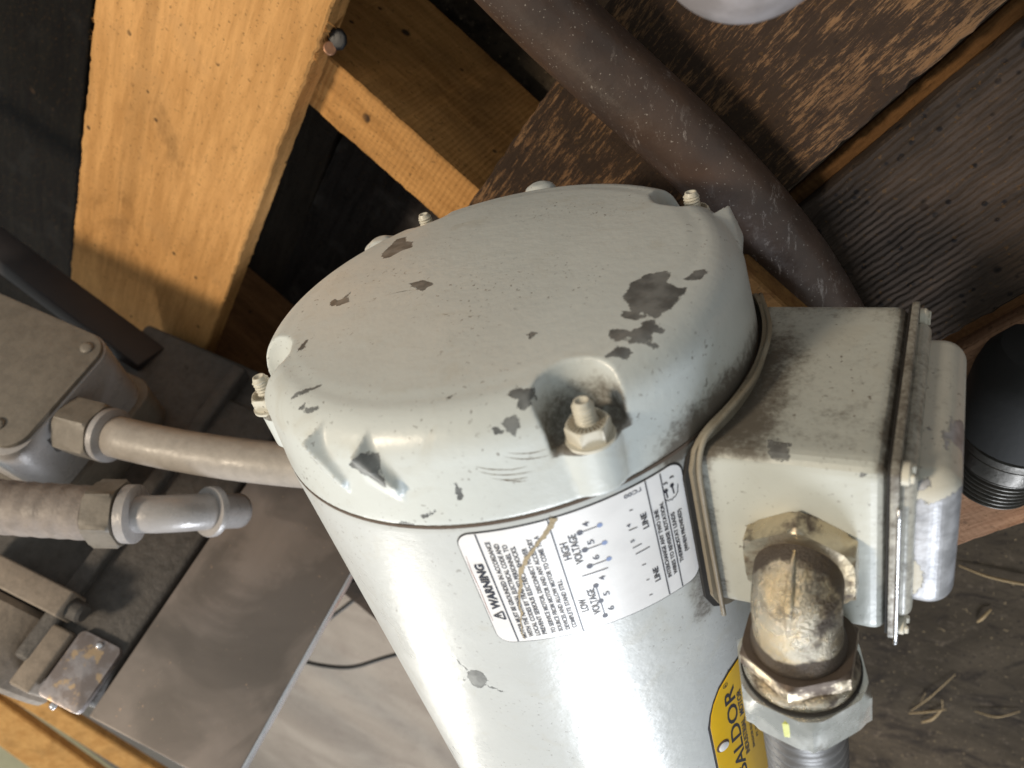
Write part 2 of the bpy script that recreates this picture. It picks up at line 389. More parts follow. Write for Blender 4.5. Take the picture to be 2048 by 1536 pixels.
# ---- end cap
CH = [
[(-56.9,34.9,-23.4),(-58.2,34.5,-29.5),(-54,34.9,-30.5),(-50.8,34.9,-25.5),(-47,34.9,-24.5),(-43.3,34.9,-19.1),(-47.1,34.9,-15.8),(-48.5,34.9,-11.6),(-51.7,35.0,-11.0),(-55.9,34.9,-15.7)],
[(-53.4,34.9,20.4),(-52.6,34.9,18.8),(-48.9,34.9,19.9),(-47.8,34.9,14.2),(-47.3,34.9,17.4),(-42.9,34.9,20.9),(-45.9,35.0,23.5),(-50.5,34.9,23.5)],
[(-24.4,34.9,10.5),(-21.7,34.9,8.6),(-18.7,35.0,8.3),(-13.5,34.9,10.7),(-14.6,34.9,12.8),(-15.2,34.9,15.7),(-20.3,34.9,13.2)],
[(34.4,34.9,38.3),(35.7,35.0,36.8),(37.7,34.8,37.3),(36.7,34.9,40.0)],
[(-44.2,34.8,43.8),(-41.5,34.8,48.1),(-42.6,34.4,50.5),(-44.8,34.6,46.7)],
[(-19.8,33.6,65.6),(-22.9,32.3,68.7),(-28.4,30.3,70.3),(-27.4,31.7,68.4)],
[(-22.8,29.7,73.1),(-21.1,30.9,71.9),(-20.3,30.2,73.0),(-14.4,31.2,73.2),(-16.1,30.4,74.1),(-19.2,29.5,74.4)],
[(23.9,32.9,66.3),(25.7,33.3,65.0),(26.0,32.8,65.8),(24.3,32.6,66.8)],
[(40.0,31.8,61.7),(41.4,32.2,59.2),(43.5,31.4,59.5),(45.4,31.4,58.1),(46.6,30.5,59.8),(45.7,29.5,61.7),(46.4,28.8,61.8),(44.8,28.4,64.0),(43.3,29.2,63.8),(43.2,30.5,62.1),(40.9,31.1,62.2)],
[(40.0,27.5,67.7),(42.3,28.4,65.8),(44.0,27.5,65.3),(44.1,25.8,66.7),(43.2,24.3,68.2),(41.2,25.7,68.5)],
[(38.1,26.8,69.4),(39.1,27.3,68.6),(40.6,25.6,69.0),(39.0,25.7,70.2)],
[(-0.2,23.4,84.0),(5.7,26.2,83.0),(9.0,25.1,83.0),(9.6,21.9,84.1),(11.0,16.8,84.6),(9.1,15.6,84.9),(6.0,19.9,86),(1.4,20.1,86.8),(-2.0,20.5,85.8)],
[(-22.0,23.0,81.4),(-17.8,23.2,82.4),(-12.5,19.9,82.1),(-13.9,19.2,83.2),(-20.0,21.7,82.2)],
[(27.4,14.6,77.8),(28.5,12.2,77.2),(28.2,9.7,77.4),(26.7,8.7,77.8),(26.7,11.1,78.0)],
[(5.9,0.8,83.3),(9.2,2.2,82.9),(12.0,1.2,82.6),(11.0,-.2,82.7),(5.3,-.6,83.2)],
[(15.1,3.8,81.0),(19.8,6.2,79.9),(19.3,5.1,80.1),(15.5,3.4,81.0)],
[(55.5,34.9,17.9),(55.3,34.8,9.7),(58.2,34.8,5.0),(62.7,34.7,2.3),(64.8,34.6,3.5),(65.2,34.4,9.2),(67.0,33.9,9.7),(69.1,33.2,11.3),(71.4,32.4,10.4),(71.4,32.2,12.5),(70.5,32.5,15.1),(70.4,31.8,19.4),(68.7,32.3,23.2),(67.4,32.3,26.7),(65.5,33.2,25.5),(62.7,34.1,24.1),(62.8,33.8,25.8),(65.3,33.1,26.2),(62.4,33.8,28.5),(58.6,34.5,27.8),(58.0,34.6,25.0),(60.0,34.6,24.6),(58.4,34.7,21.2)],
[(64.6,33.0,29.0),(67.4,32.3,26.7),(67.6,31.7,29.0),(70.2,29.9,29.1),(70.1,29.6,30.4),(68.2,30.7,31.4),(68.0,30.3,33.3),(67.7,29.8,35.3),(70.0,28.3,34.4),(69.0,28.5,36.2),(66.8,30.3,35.9),(63.6,31.6,37.6),(63.3,32.3,35.2),(60.7,32.5,38.4),(58.8,33.4,37.1),(57.6,34.2,34.1),(59.4,33.8,33.0),(61.2,33.3,32.9),(62.6,32.8,33.1),(64.8,32.6,31.2)],
[(58.8,31.4,44.8),(60.0,31.8,42.3),(61.4,31.8,39.5),(63.9,30.9,38.9),(64.6,30.1,40.2),(64.1,29.6,42.4),(62.0,30.5,42.8)],
[(69.5,33.4,6.2),(70.9,33.0,1.2),(73.2,31.8,-0.8),(74.2,31.3,1.0),(73.4,31.8,4.8),(71.8,32.3,6.5)],
]
HY, YS, RW, RF = .0328, .0195, .0822, .0700
prof = [(.070, -.004), (.0824, -.004), (.0830, .0002), (.0838, .0008), (.0836, .004), (RW, YS)]
for k in range(1, 15):
    q = math.pi / 2 * k / 14; prof.append((RF + (RW - RF) * max(0., math.cos(q)) ** .95, YS + (HY - YS) * math.sin(q) ** .95))
prof += [(.066, HY + .0006), (.058, HY + .0011), (.048, HY + .0016), (.036, HY + .0020), (.022, HY + .0023), (.008, HY + .0024)]
def pol(rho, ang, y): return Vector((rho * math.cos(R(ang)), y, rho * math.sin(R(ang))))
STUDS = [(.0815, 45, .0170), (.0820, 137.5, .0150), (.0820, -138.5, .0215), (.0790, -48, .0205)]
adds = []; subs = []
for rho, ang, fy in STUDS:
    c = pol(rho - .0055, ang, 0)
    adds.append(lathe([(.0104, .001), (.0102, fy + .001), (.0098, fy + .0015)], c, (0, 1, 0), 40))
    c = pol(rho, ang, 0)
    rx_ = .0 if ang == 45 else .0020
    subs.append(lathe([(.0104 + rx_, fy), (.0108 + rx_, fy + .008), (.0118 + rx_, fy + .0125), (.0138 + rx_, .045)], c, (0, 1, 0), 40))
inn = [pol(.070, 96, .010), pol(.070, 85, .010), pol(.066, 96, .026), pol(.066, 85, .026)]
fins = [hull([pol(.0735, 97, .0312), pol(.0862, 99.5, .0282), pol(.0852, 94.2, .0135), pol(.076, 106, .018), pol(.0815, 103, .012), pol(.0815, 96, .006), pol(.070, 98, .02), pol(.072, 94, .024)]),
    hull([pol(.0735, 85.5, .0312), pol(.0868, 87, .0272), pol(.0858, 81, .0150), pol(.077, 94, .018), pol(.0815, 90, .012), pol(.0815, 83, .006), pol(.070, 86, .02), pol(.072, 82, .024)]),
    hull([pol(.0660, -24, .0325), pol(.0845, -36.5, .0300), pol(.0868, -39, .0250), pol(.0845, -28, .0235), pol(.0815, -19, .0260), pol(.070, -30, .012), pol(.080, -18, .010), pol(.082, -34, .010)])]
adds.append(lathe([(.0075, .0), (.0078, .026), (.006, .030), (.003, .0315)], pol(.0835, -103, 0), (0, 1, 0), 24))
adds.append(lathe([(.009, .0), (.0092, .024), (.0075, .029), (.003, .0315)], pol(.0805, -154, 0), (0, 1, 0), 24))
cap_me = fuse(lathe(prof, (0, 0, 0), (0, 1, 0), 160), adds, subs, .00072, 2, .5, fins)
cap_me.materials.append(M_cap)
co = vco(cap_me); rho = np.hypot(co[:, 0], co[:, 2]); ang = np.degrees(np.arctan2(co[:, 2], co[:, 0]))
floatattr(cap_me, 'chip', chipfield(co, CH))
d = np.zeros(len(co))
d += .36 * sm(co[:, 1], .016, .0) * sm(ang, -40, 0) * (1 - sm(ang, 28, 46)) * (rho > .07)
d += .26 * sm(co[:, 1], .026, .004) * sm(ang, -30, 5) * (1 - sm(ang, 22, 40)) * (rho > .07)
d += .26 * sm(co[:, 1], .0022, .0006) * (rho > .08)
for (r_, a_, fy) in STUDS:
    c = pol(r_, a_, fy); dd = np.hypot(co[:, 0] - c.x, co[:, 2] - c.z)
    d += .50 * sm(dd, .0130, .0102) * (co[:, 1] < fy + .013) * (co[:, 1] > fy - .002)
floatattr(cap_me, 'dirt', np.clip(d, 0, .8))
cap = link('end_cap', cap_me, motor, True)

from mathutils.bvhtree import BVHTree
bvh = BVHTree.FromPolygons([v.co for v in cap_me.vertices], [tuple(p.vertices) for p in cap_me.polygons])
SV = []; SF = []
for arc in ([(41.0,20.7,70.8),(43.8,19.5,69.7),(46.8,18.6,67.6),(49.5,18.6,65.7)], [(40.1,19.8,71.7),(43.5,18.0,70.0),(46.6,17.0,68.1),(49.6,16.5,65.8)],
            [(33.4,18.7,75.3),(36.4,17.0,73.7),(41.2,15.5,71.2),(44.6,15.3,69.3)], [(33.7,17.2,75.3),(36.8,15.3,73.8),(41.0,14.0,71.6),(45.8,13.3,68.5)], [(35.8,14.5,74.2),(38.9,12.8,72.6),(42.0,11.4,70.8),(43.6,11.2,69.7)],
            [(38,13.4,73.2),(41,12.4,71.5),(44,12.1,69.8)], [(-30,34.3,18),(-24,34.3,15.5),(-18,34.3,14.5)]):
    P_ = spline([Vector(p) / 1000 for p in arc], 10); n_ = len(P_)
    for q_, p in enumerate(P_):
        loc_, nn_, _, _ = bvh.find_nearest(p); t_ = (P_[min(q_ + 1, n_ - 1)] - P_[max(q_ - 1, 0)]).normalized(); sd_ = nn_.cross(t_).normalized()
        ww = .00014 * math.sin(math.pi * (q_ + .3) / n_) * random.uniform(.4, 1.3); b_ = len(SV)
        SV += [loc_ + nn_ * .00005 + sd_ * ww, loc_ + nn_ * .00005 - sd_ * ww]
        if q_: SF.append((b_ - 2, b_, b_ + 1, b_ - 1))
scr = mk('scratch_marks', SV, SF, plain('scratch_grime', (.16, .13, .10), .7), motor, False); scr['kind'] = 'stuff'

# ---- body shell (a dense grid so that wear can sit on it)
na, ys = 360, list(np.linspace(.0, -.10, 84)) + list(np.linspace(-.104, -.34, 60))
V = []; F = []
for i, y in enumerate(ys):
    r_ = RB - (.0002 if i == 0 else 0) 
    for k in range(na):
        t = 2 * math.pi * k / na; V.append((r_ * math.cos(t), y - .0002, r_ * math.sin(t)))
for i in range(len(ys) - 1):
    for k in range(na): F.append((i * na + k, (i + 1) * na + k, (i + 1) * na + (k + 1) % na, i * na + (k + 1) % na))
F.append(tuple(range(na - 1, -1, -1))[::-1]); F.append(tuple((len(ys) - 1) * na + k for k in range(na))[::-1])
mk('seam_line', *lathe([(.0834, -.0005), (.08385, -.0004), (.08385, .0006), (.0834, .0007)], (0, 0, 0), (0, 1, 0), 160), None or plain('seam_grime', (.10, .07, .05), .8), motor, True, sharp=35)
body = mk('motor_body', V, F, M_body, motor, True, sharp=50)
BCH = [
[(6.1,-66.5,83.8),(9.5,-64.8,83.5),(11.6,-65.7,83.2),(12.6,-68.3,83.0),(11.0,-72.3,83.3),(7.5,-75.5,83.7),(5.6,-73.9,83.8),(5.3,-70.4,83.8)],
[(3.3,-58.7,83.9),(6.5,-66.0,83.8),(5.9,-66.5,83.8),(3.2,-59.6,83.9)],
[(11.1,-71.9,83.3),(17.7,-75.9,82.1),(17.4,-76.3,82.2),(10.4,-72.8,83.4)],
[(2.5,-71.8,84.0),(4.1,-70.8,83.9),(3.4,-72.7,83.9),(2.3,-72.9,84.0)],
[(-38,-148,75),(-36,-152,76),(-37,-160,75.5),(-39,-152,74.5)],
]
co = np.array(V)
ang = np.degrees(np.arctan2(co[:, 2], co[:, 0]))
floatattr(body.data, 'chip', np.pad(chipfield(co, BCH), (0, 0)))
d = .42 * sm(ang, 22, 29.5) * (1 - sm(ang, 31, 37)) * sm(co[:, 1], -.074, -.066)
d += .22 * sm(co[:, 1], -.0035, -.0005)
floatattr(body.data, 'dirt', d)
# rear end bell and feet, outside the frame but holding the motor up
mk('rear_bell', *lathe([(.0835, 0), (.0835, .012), (.078, .028), (.05, .036)], (0, -.3405, 0), (0, -1, 0), 72), M_body, motor, True, sharp=40)
for sx in (-1, 1):
    mk('mounting_foot', *boxvf((0, 0, 0), (1, 0, 0), (0, 1, 0), (0, 0, 1), sx * .045 - .022, sx * .045 + .022, -.30, -.19, -.139, -.066, .003), M_body, motor, True, sharp=40)

# ---- studs and nuts
def thread(r, h, pitch, n=28, sub=8):
    """threaded rod along +y with a real helical ridge"""
    V = []; F = []; m = int(h / pitch * sub)
    for i in range(m + 1):
        z = h * i / m
        for k in range(n):
            ph = (z / pitch - k / n) % 1.; rr_ = r * (1 - .17 * (1 - abs(2 * ph - 1)))
            if z > h - .0012: rr_ = min(rr_, r * (.84 - .14 * (z - h + .0012) / .0012))
            t = 2 * math.pi * k / n; V.append((rr_ * math.cos(t), z, -rr_ * math.sin(t)))
    for i in range(m):
        for k in range(n): F.append((i * n + k, i * n + (k + 1) % n, (i + 1) * n + (k + 1) % n, (i + 1) * n + k))
    t0 = m * n; b = len(V)
    for k in range(n):
        t = 2 * math.pi * k / n; V.append((r * .5 * math.cos(t), h, -r * .5 * math.sin(t)))
    for k in range(n):
        t = 2 * math.pi * k / n; V.append((r * .46 * math.cos(t), h - .0005, -r * .46 * math.sin(t)))
    for k in range(n):
        F.append((t0 + k, t0 + (k + 1) % n, b + (k + 1) % n, b + k)); F.append((b + k, b + (k + 1) % n, b + n + (k + 1) % n, b + n + k))
    F.append(tuple(b + n + k for k in range(n)))
    return V, F
TV, TF = thread(.0029, .0118, .0011)
stud0 = None
for i, (r_, a_, fy) in enumerate(STUDS):
    p = pol(r_, a_, fy - .0005)
    if stud0 is None:
        stud0 = mk('stud', TV, TF, M_stud, motor, True, loc=p)
        nv = join(hexprism((0, 0, 0), (0, 1, 0), .0060, .0004, .0054, R(20), .0006), lathe([(.0066, .0), (.0066, .0008)], (0, 0, 0), (0, 1, 0), 40))
        nut0 = mk('hex_nut', *nv, M_stud, None, True, sharp=30); nut0.parent = stud0; nut0.location = (0, 0, 0)
        # ribs of the lock washer face round the stud
        V2 = []; F2 = []
        for k in range(26):
            t = 2 * math.pi * k / 26; c_, s_ = math.cos(t), math.sin(t); b = len(V2)
            for rr_, hh, ww in ((.0031, .0057, .00014), (.0049, .00554, .00032)):
                V2 += [(rr_ * c_ - s_ * ww, hh, rr_ * s_ + c_ * ww), (rr_ * c_ + s_ * ww, hh, rr_ * s_ - c_ * ww), (rr_ * c_ + s_ * ww, .0052, rr_ * s_ - c_ * ww), (rr_ * c_ - s_ * ww, .0052, rr_ * s_ + c_ * ww)]
            F2 += [(b, b + 4, b + 5, b + 1), (b + 1, b + 5, b + 6, b + 2), (b, b + 3, b + 7, b + 4), (b + 4, b + 7, b + 6, b + 5)]
        ws0 = mk('lock_washer_teeth', V2, F2, M_flange, None, False); ws0.parent = stud0; ws0['kind'] = 'stuff'
        stud0.rotation_euler = (0, R(14), 0)
    else:
        s = stud0.copy(); col.objects.link(s); s.parent = motor; s.location = p - WORLD0[motor.name]; s.rotation_euler = (0, R(a_ + 31 * i), 0)
        for c0 in (nut0, ws0):
            c1 = c0.copy(); col.objects.link(c1); c1.parent = s

# ---- warning label, u = mm along +y from -48.5, v = mm round the shell downwards from 74.3 deg
def lab(u, v, h=0.):
    a = R(74.3) - v / 1000 / RB; r_ = RB + h
    return Vector((r_ * math.cos(a), -.0485 + u / 1000, r_ * math.sin(a)))
LW, LH = 46., 65.4
def on_label(name, vf, mat, parent, h, fn=lab):
    V, F = vf; P = [fn(x, y, h) for x, y in V]
    o = mk(name, P, F, mat, parent, False)
    me = o.data; c = Vector((0, 0, 0))
    for p in me.polygons[:1]:
        pass
    bm = bmesh.new(); bm.from_mesh(me)
    for f in bm.faces:
        ctr = f.calc_center_median()
        if f.normal.dot(Vector((ctr.x, 0, ctr.z))) < 0: f.normal_flip()
    bm.to_mesh(me); bm.free(); return o
def sheet(outline, fn, h0, h1, nv=40, u_range=None):
    """curved sheet: outline gives for each v the (u0,u1) extent; real thickness h0..h1"""
    V = []; F = []; nu = 12
    vs = outline
    for (v, u0, u1) in vs:
        for h in (h1,):
            for k in range(nu + 1): V.append(fn(u0 + (u1 - u0) * k / nu, v, h))
    n = nu + 1
    for i in range(len(vs) - 1):
        for k in range(nu): F.append((i * n + k, i * n + k + 1, (i + 1) * n + k + 1, (i + 1) * n + k))
    # skirt
    ring = [k for k in range(n)] + [i * n + nu for i in range(1, len(vs))] + [(len(vs) - 1) * n + k for k in range(nu - 1, -1, -1)] + [i * n for i in range(len(vs) - 2, 0, -1)]
    b = len(V)
    allp = []
    for (v, u0, u1) in vs:
        for k in range(nu + 1): allp.append((u0 + (u1 - u0) * k / nu, v))
    for r_ in ring: V.append(fn(allp[r_][0], allp[r_][1], h0))
    m = len(ring)
    for i in range(m): F.append((ring[i], ring[(i + 1) % m], b + (i + 1) % m, b + i))
    return V, F
def rr_outline(u0, u1, v0, v1, r, n=44):
    out = []
    vs = sorted(set([v0 + r * (1 - math.cos(R(90 * k / 6))) for k in range(7)] + [v1 - r * (1 - math.cos(R(90 * k / 6))) for k in range(7)] + list(np.linspace(v0 + r, v1 - r, n))))
    for v in vs:
        e = 0
        if v < v0 + r: e = r - math.sqrt(max(0, r * r - (v0 + r - v) ** 2))
        if v > v1 - r: e = r - math.sqrt(max(0, r * r - (v - v1 + r) ** 2))
        out.append((v, u0 + e, u1 - e))
    return out
label = mk('warning_label', *sheet(rr_outline(0, LW, 0, LH, 4.2), lab, -.0001, .00022), M_label, motor, True, sharp=60)
tag(label, 'white curved warning label with dark blue text and a torn brown streak')
mk('label_border', *sheet(rr_outline(-.35, LW + .55, -.25, LH + .55, 4.5), lab, -.0001, .00012), M_black, label, True, sharp=60)
D1, D2, D3, D4 = 5.8, 25.6, 53.6, 58.4
ink = []
for dv in (D1, D2, D3, D4): ink.append(seg2(.2, dv, LW - .1 if dv < D4 else LW - .5, dv, .42))
T1 = [('MOTOR MUST BE GROUNDED IN ACCORDANCE', 1.6, 42.6), ('WITH THE NATIONAL ELECTRICAL CODE AND', 1.8, 41.4), ('LOCAL CODES BY TRAINED PERSONNEL TO', 2.0, 40.6), ('PREVENT SERIOUS ELECTRICAL SHOCKS.', 2.2, 39.6),
      ('TO SERVICE MOTOR, DISCONNECT POWER', 2.0, 38.2), ('SOURCE FROM MOTOR AND ANY ACCESSORY', 2.2, 41.2), ('DEVICES AND ALLOW MOTOR TO COME TO A', 2.3, 41.6), ('COMPLETE STAND STILL.', 2.4, 23.6)]
for (s, a, b), v in zip(T1, (8.2, 10.3, 12.4, 14.4, 17.2, 19.3, 21.4, 23.5)): ink.append(fit_text(s, a, b, v, 1.45, .012))
ink.append(fit_text('WARNING', 15.2, 34.5, 3.3, 2.75, .035))
# warning triangle outline and bar
tri = [(10.6, 4.7), (14.2, 4.7), (12.4, 1.6), (10.6, 4.7)]
for (a, b), (c, d_) in zip(tri, tri[1:]): ink.append(seg2(a, b, c, d_, .55, 2))
ink.append(seg2(12.4, 2.6, 12.4, 3.9, .5, 2))
ink.append(fit_text('LOW', 8.0, 13.4, 27.9, 2.3, .01)); ink.append(fit_text('VOLTAGE', 5.4, 16.4, 31.0, 2.3, .01))
ink.append(fit_text('HIGH', 30.0, 36.6, 27.7, 2.3, .01)); ink.append(fit_text('VOLTAGE', 27.2, 38.6, 30.5, 2.3, .01))
ink.append(fit_text('LINE', 8.2, 14.0, 50.9, 1.9, .012)); ink.append(fit_text('LINE', 30.0, 35.8, 51.0, 1.9, .012))
ink.append(fit_text('INTERCHANGE ANY TWO LINE', 7.0, 34.4, 54.9, 1.35, .012)); ink.append(fit_text('WIRES TO REVERSE ROTATION.', 6.9, 35.9, 57.0, 1.35, .012))
ink.append(fit_text('THERMOSTAT LEADS', 9.9, 30.0, 59.8, 1.35, .012)); ink.append(fit_text('(WHEN PROVIDED)', 12.8, 29.6, 62.1, 1.35, .012))
for s in ((38.9, 47.4, 38.8, 48.4), (32.2, 45.9, 32.0, 48.5), (25.3, 45.8, 25.4, 48.6), (22.6, 46.2, 22.8, 50.8), (17.3, 47.2, 17.2, 48.5), (10.8, 47.5, 10.7, 48.4), (4.3, 47.2, 4.2, 48.3)): ink.append(seg2(*s, .32, 3))
# thermostat lead symbol
ink += [seg2(38.4, 59.2, 36.0, 59.3, .5, 3), dot2(38.7, 59.2, .7), seg2(39.1, 61.4, 36.1, 61.6, .5, 3), dot2(39.3, 61.4, .7), fit_text('J', 40.6, 41.6, 59.3, 1.1), fit_text('J', 41.4, 42.4, 61.6, 1.1)]
ink.append(strip2([(35.6, 58.6), (34.9, 59.4), (34.9, 60.2), (34.3, 60.6), (34.9, 61.0), (34.9, 61.9), (35.8, 62.8), (38.5, 63.4)], .3))
on_label('label_print', join(*ink), M_ink, label, .00032)
g = []
for y_, u in ((32.9, 17.0), (33.0, 10.3), (33.0, 3.7)): g.append(dot2(u, y_, .85))
g.append(seg2(3.7, 32.96, 17.0, 32.86, .34, 8))
for n_, u, v in (('4', 18.2, 35.2), ('5', 11.6, 35.1), ('6', 5.1, 35.2), ('4', 39.7, 35.0), ('5', 32.9, 34.9), ('6', 26.7, 35.1)): g.append(fit_text(n_, u, u + 1.7, v, 1.9, .0))
for u in (38.4, 31.7, 25.2): g += [dot2(u, 32.8, .9), seg2(u, 32.8, u, 37.8, .30, 5)]
g.append(seg2(22.3, 30.0, 22.1, 37.6, .36, 6))
on_label('diagram_print', join(*g), M_inkg, label, .00032)
g = []
for u in (38.5, 31.7, 25.3): g.append(dot2(u, 38.5, .8))
on_label('faded_print', join(*g), M_inkl, label, .00033)
g = []
V_, F_ = fit_text('LC00', 0, 5.2, 0, 1.3, .0)
g.append(([(44.2 - y_ , 52.0 - x_) for x_, y_ in V_], F_))
g.append(fit_text('4', 33.3, 34.5, 46.2, 1.2)); g.append(fit_text('5', 27.4, 28.4, 46.2, 1.2))
on_label('small_print', join(*g), M_inkg, label, .00032)
tear = [(46.2, 27.4), (43.6, 25.8), (40.7, 23.2), (39, 21.2), (37.2, 19.9), (34.4, 17.0), (32.2, 15.9), (30.7, 14.8), (27.5, 13.4), (24.6, 13.0), (21, 11.6), (18.2, 11.0), (15.4, 10.1), (12.5, 10.1), (9.5, 8.9), (6.7, 8.6), (3.5, 7.8), (0.3, 8.0)]
tw = [1.9, 1.7, 1.5, 1.0, 1.1, 1.3, 1.0, 1.2, 1.0, 1.0, .7, .55, .5, .6, .45, .4, .35, .3]
tp = []; tws = []
for i in range(len(tear) - 1):
    for k in range(5):
        f = k / 5; tp.append((tear[i][0] * (1 - f) + tear[i + 1][0] * f + random.uniform(-.16, .16), tear[i][1] * (1 - f) + tear[i + 1][1] * f + random.uniform(-.16, .16))); tws.append((tw[i] * (1 - f) + tw[i + 1] * f) * random.uniform(.6, 1.25))
on_label('torn_streak', strip2(tp, tws), M_tear, label, .00038)
on_label('peeled_edge', join(strip2([(10, .6), (16, .5), (24, .7), (32, .5), (38, .8)], [.1, .22, .15, .25, .1])), plain('brown_edge', (.30, .13, .09), .7), label, .00027)

# ---- yellow nameplate on the shell: u mm along +y from y=-0.180, v mm round the shell down from 36 deg
def npl(u, v, h=0.):
    a = R(36.2) - v / 1000 / RB; r_ = RB + h
    return Vector((r_ * math.cos(a), -.184 + u / 1000, r_ * math.sin(a)))
def oct_outline(grow=0.):
    pts = [(0 - grow, 18, 60), (1.2 - grow * .4, 14 - grow, 66 + grow * .6), (3, 9 - grow, 71 + grow), (6.5, 5 - grow, 76.5 + grow), (12, 2.2 - grow, 80.5 + grow), (20, .8 - grow, 83.5 + grow), (34, .5 - grow, 84 + grow), (44, 2 - grow, 82 + grow), (52, 8 - grow, 76 + grow), (54 + grow, 20, 60)]
    return pts
ol = [(v + 2.0, a, b) for v, a, b in oct_outline(0)]
olb = [(v + 2.0, a, b) for v, a, b in oct_outline(1.0)]
plate = mk('nameplate', *sheet(ol, npl, -.0001, .0005), M_yellow, motor, True, sharp=50)
tag(plate, 'yellow manufacturer nameplate with black lettering partly behind the conduit')
mk('nameplate_border', *sheet(olb, npl, -.0001, .00025), M_black, plate, True, sharp=50)
g = [fit_text('BALDOR', 16.0, 73.6, 12.2, 5.2, .0)]
V_, F_ = fit_text('R', 75.6, 76.8, 11.2, 1.1, .0); g.append((V_, F_))
g.append(strip2([(76.3 + 1.1 * math.cos(R(a)), 11.2 + 1.1 * math.sin(R(a))) for a in range(0, 361, 20)], .18))
on_label('brand_print', join(*g), M_ink, plate, .00054, npl)
g = [fit_text('INDUSTRIAL  MOTOR', 26.5, 67.5, 16.6, 2.3, .0), fit_text('BALDOR ELECTRIC COMPANY', 26, 66, 20.2, 1.3, .0), fit_text('FT. SMITH, ARKANSAS', 30, 60, 23.0, 1.3, .0)]
on_label('nameplate_print', join(*g), M_inkg, plate, .00054, npl)
g = lathe([(.0016, -.0004), (.0022, .0004), (.0023, .0009), (.0013, .0012)], npl(44.5, 5.7, 0), npl(44.5, 5.7, 1) - npl(44.5, 5.7, 0), 24)
mk('rivet', *g, M_label, plate, True, sharp=40)
g = lathe([(.0028, -.0004), (.0030, .00062)], npl(44.9, 5.5, 0), npl(44.5, 5.7, 1) - npl(44.5, 5.7, 0), 24)
mk('rivet_hole', *g, plain('brown_hole', (.10, .045, .02), .6), plate, True, sharp=40)

# ---- terminal box, gasket and curved flange
YA, YB, XR, HZ = -.0012, -.0645, .1232, .0385
b_vf = boxvf((0, 0, 0), (1, 0, 0), (0, 1, 0), (0, 0, 1), .060, XR, YB, YA, -HZ, HZ, .0038, 4)
tb = tmpobj(b_vf)
m = tb.modifiers.new('s', 'SUBSURF'); m.subdivision_type = 'SIMPLE'; m.levels = 5; m.render_levels = 5
bpy.context.view_layer.update(); box_me = bpy.data.meshes.new_from_object(tb.evaluated_get(bpy.context.evaluated_depsgraph_get())); bpy.data.objects.remove(tb)
box_me.materials.clear(); box_me.materials.append(M_box)
co = vco(box_me)
floatattr(box_me, 'chip', chipfield(co, [[(95.5, 1, 38.5), (98, .5, 37.5), (101, 0, 37), (100.5, -2.5, 38.5), (96, -2.2, 38.5)], [(117, -3.5, 38.5), (118.4, -3.5, 38.5), (118.4, -4.8, 38.5), (117, -4.8, 38.5)]]))
fA = sm(co[:, 1], -.006, -.002)
d = .26 * sm(co[:, 0], .119, .1225) + .30 * fA * sm(co[:, 0], .103, .088) * sm(co[:, 2], -.034, -.01) + .15 * fA
d += .30 * sm(co[:, 0], .0835, .0785) + .10 * sm(co[:, 2], -.02, -.038)
floatattr(box_me, 'dirt', np.clip(d, 0, .7))
tbox = link('terminal_box', box_me, motor, True, sharp=None); box_me.set_sharp_from_angle(angle=R(45))
# saddle flange: follows the shell, with a turned-up rim and gasket under it
def saddle(a0, a1, y0, y1, r0, r1, corner, bow=.0):
    V = []; F = []; n = 40; m = 30; out = []
    for i in range(n + 1):
        a = a0 + (a1 - a0) * i / n
        e = max(0, corner - min(a - a0, a1 - a)) / corner; ins = (1 - math.sqrt(max(0, 1 - e * e))) * .010
        for k in range(m + 1):
            y = (y0 + ins) + (y1 - y0 - 2 * ins) * k / m; out.append((a, y))
    for r_ in (r0, r1):
        for a, y in out: V.append((r_ * math.cos(R(a)), y, r_ * math.sin(R(a))))
    K = (n + 1) * (m + 1); w_ = m + 1
    for i in range(n):
        for k in range(m):
            q = (i * w_ + k, i * w_ + k + 1, (i + 1) * w_ + k + 1, (i + 1) * w_ + k); F += [tuple(K + x for x in q), q[::-1]]
    ring = [k for k in range(w_)] + [i * w_ + m for i in range(1, n + 1)] + [n * w_ + k for k in range(m - 1, -1, -1)] + [i * w_ for i in range(n - 1, 0, -1)]
    for i in range(len(ring)): a, b = ring[i], ring[(i + 1) % len(ring)]; F.append((a, b, K + b, K + a)[::-1])
    return V, F
mk('gasket', *saddle(-32.5, 29.8, -.0690, .0006, RB - .0004, RB + .0012, 8), M_gasket, tbox, True, sharp=35)
mk('flange', *saddle(-31.5, 28.6, -.0688, .0030, RB + .0012, RB + .0026, 8), M_flange, tbox, True, sharp=35)
mk('flange_rim', *sweep(spline([(Vector(((RB + .0034) * math.cos(R(a)), y, (RB + .0034) * math.sin(R(a))))) for a, y in ((27.2, -.0685), (27.4, -.045), (27.6, -.02), (27.3, -.006), (25, .0015), (20, .0030), (13, .0034), (5, .0034), (-10, .0034), (-26, .002))], 12), .0008, 10), M_flange, tbox, True)
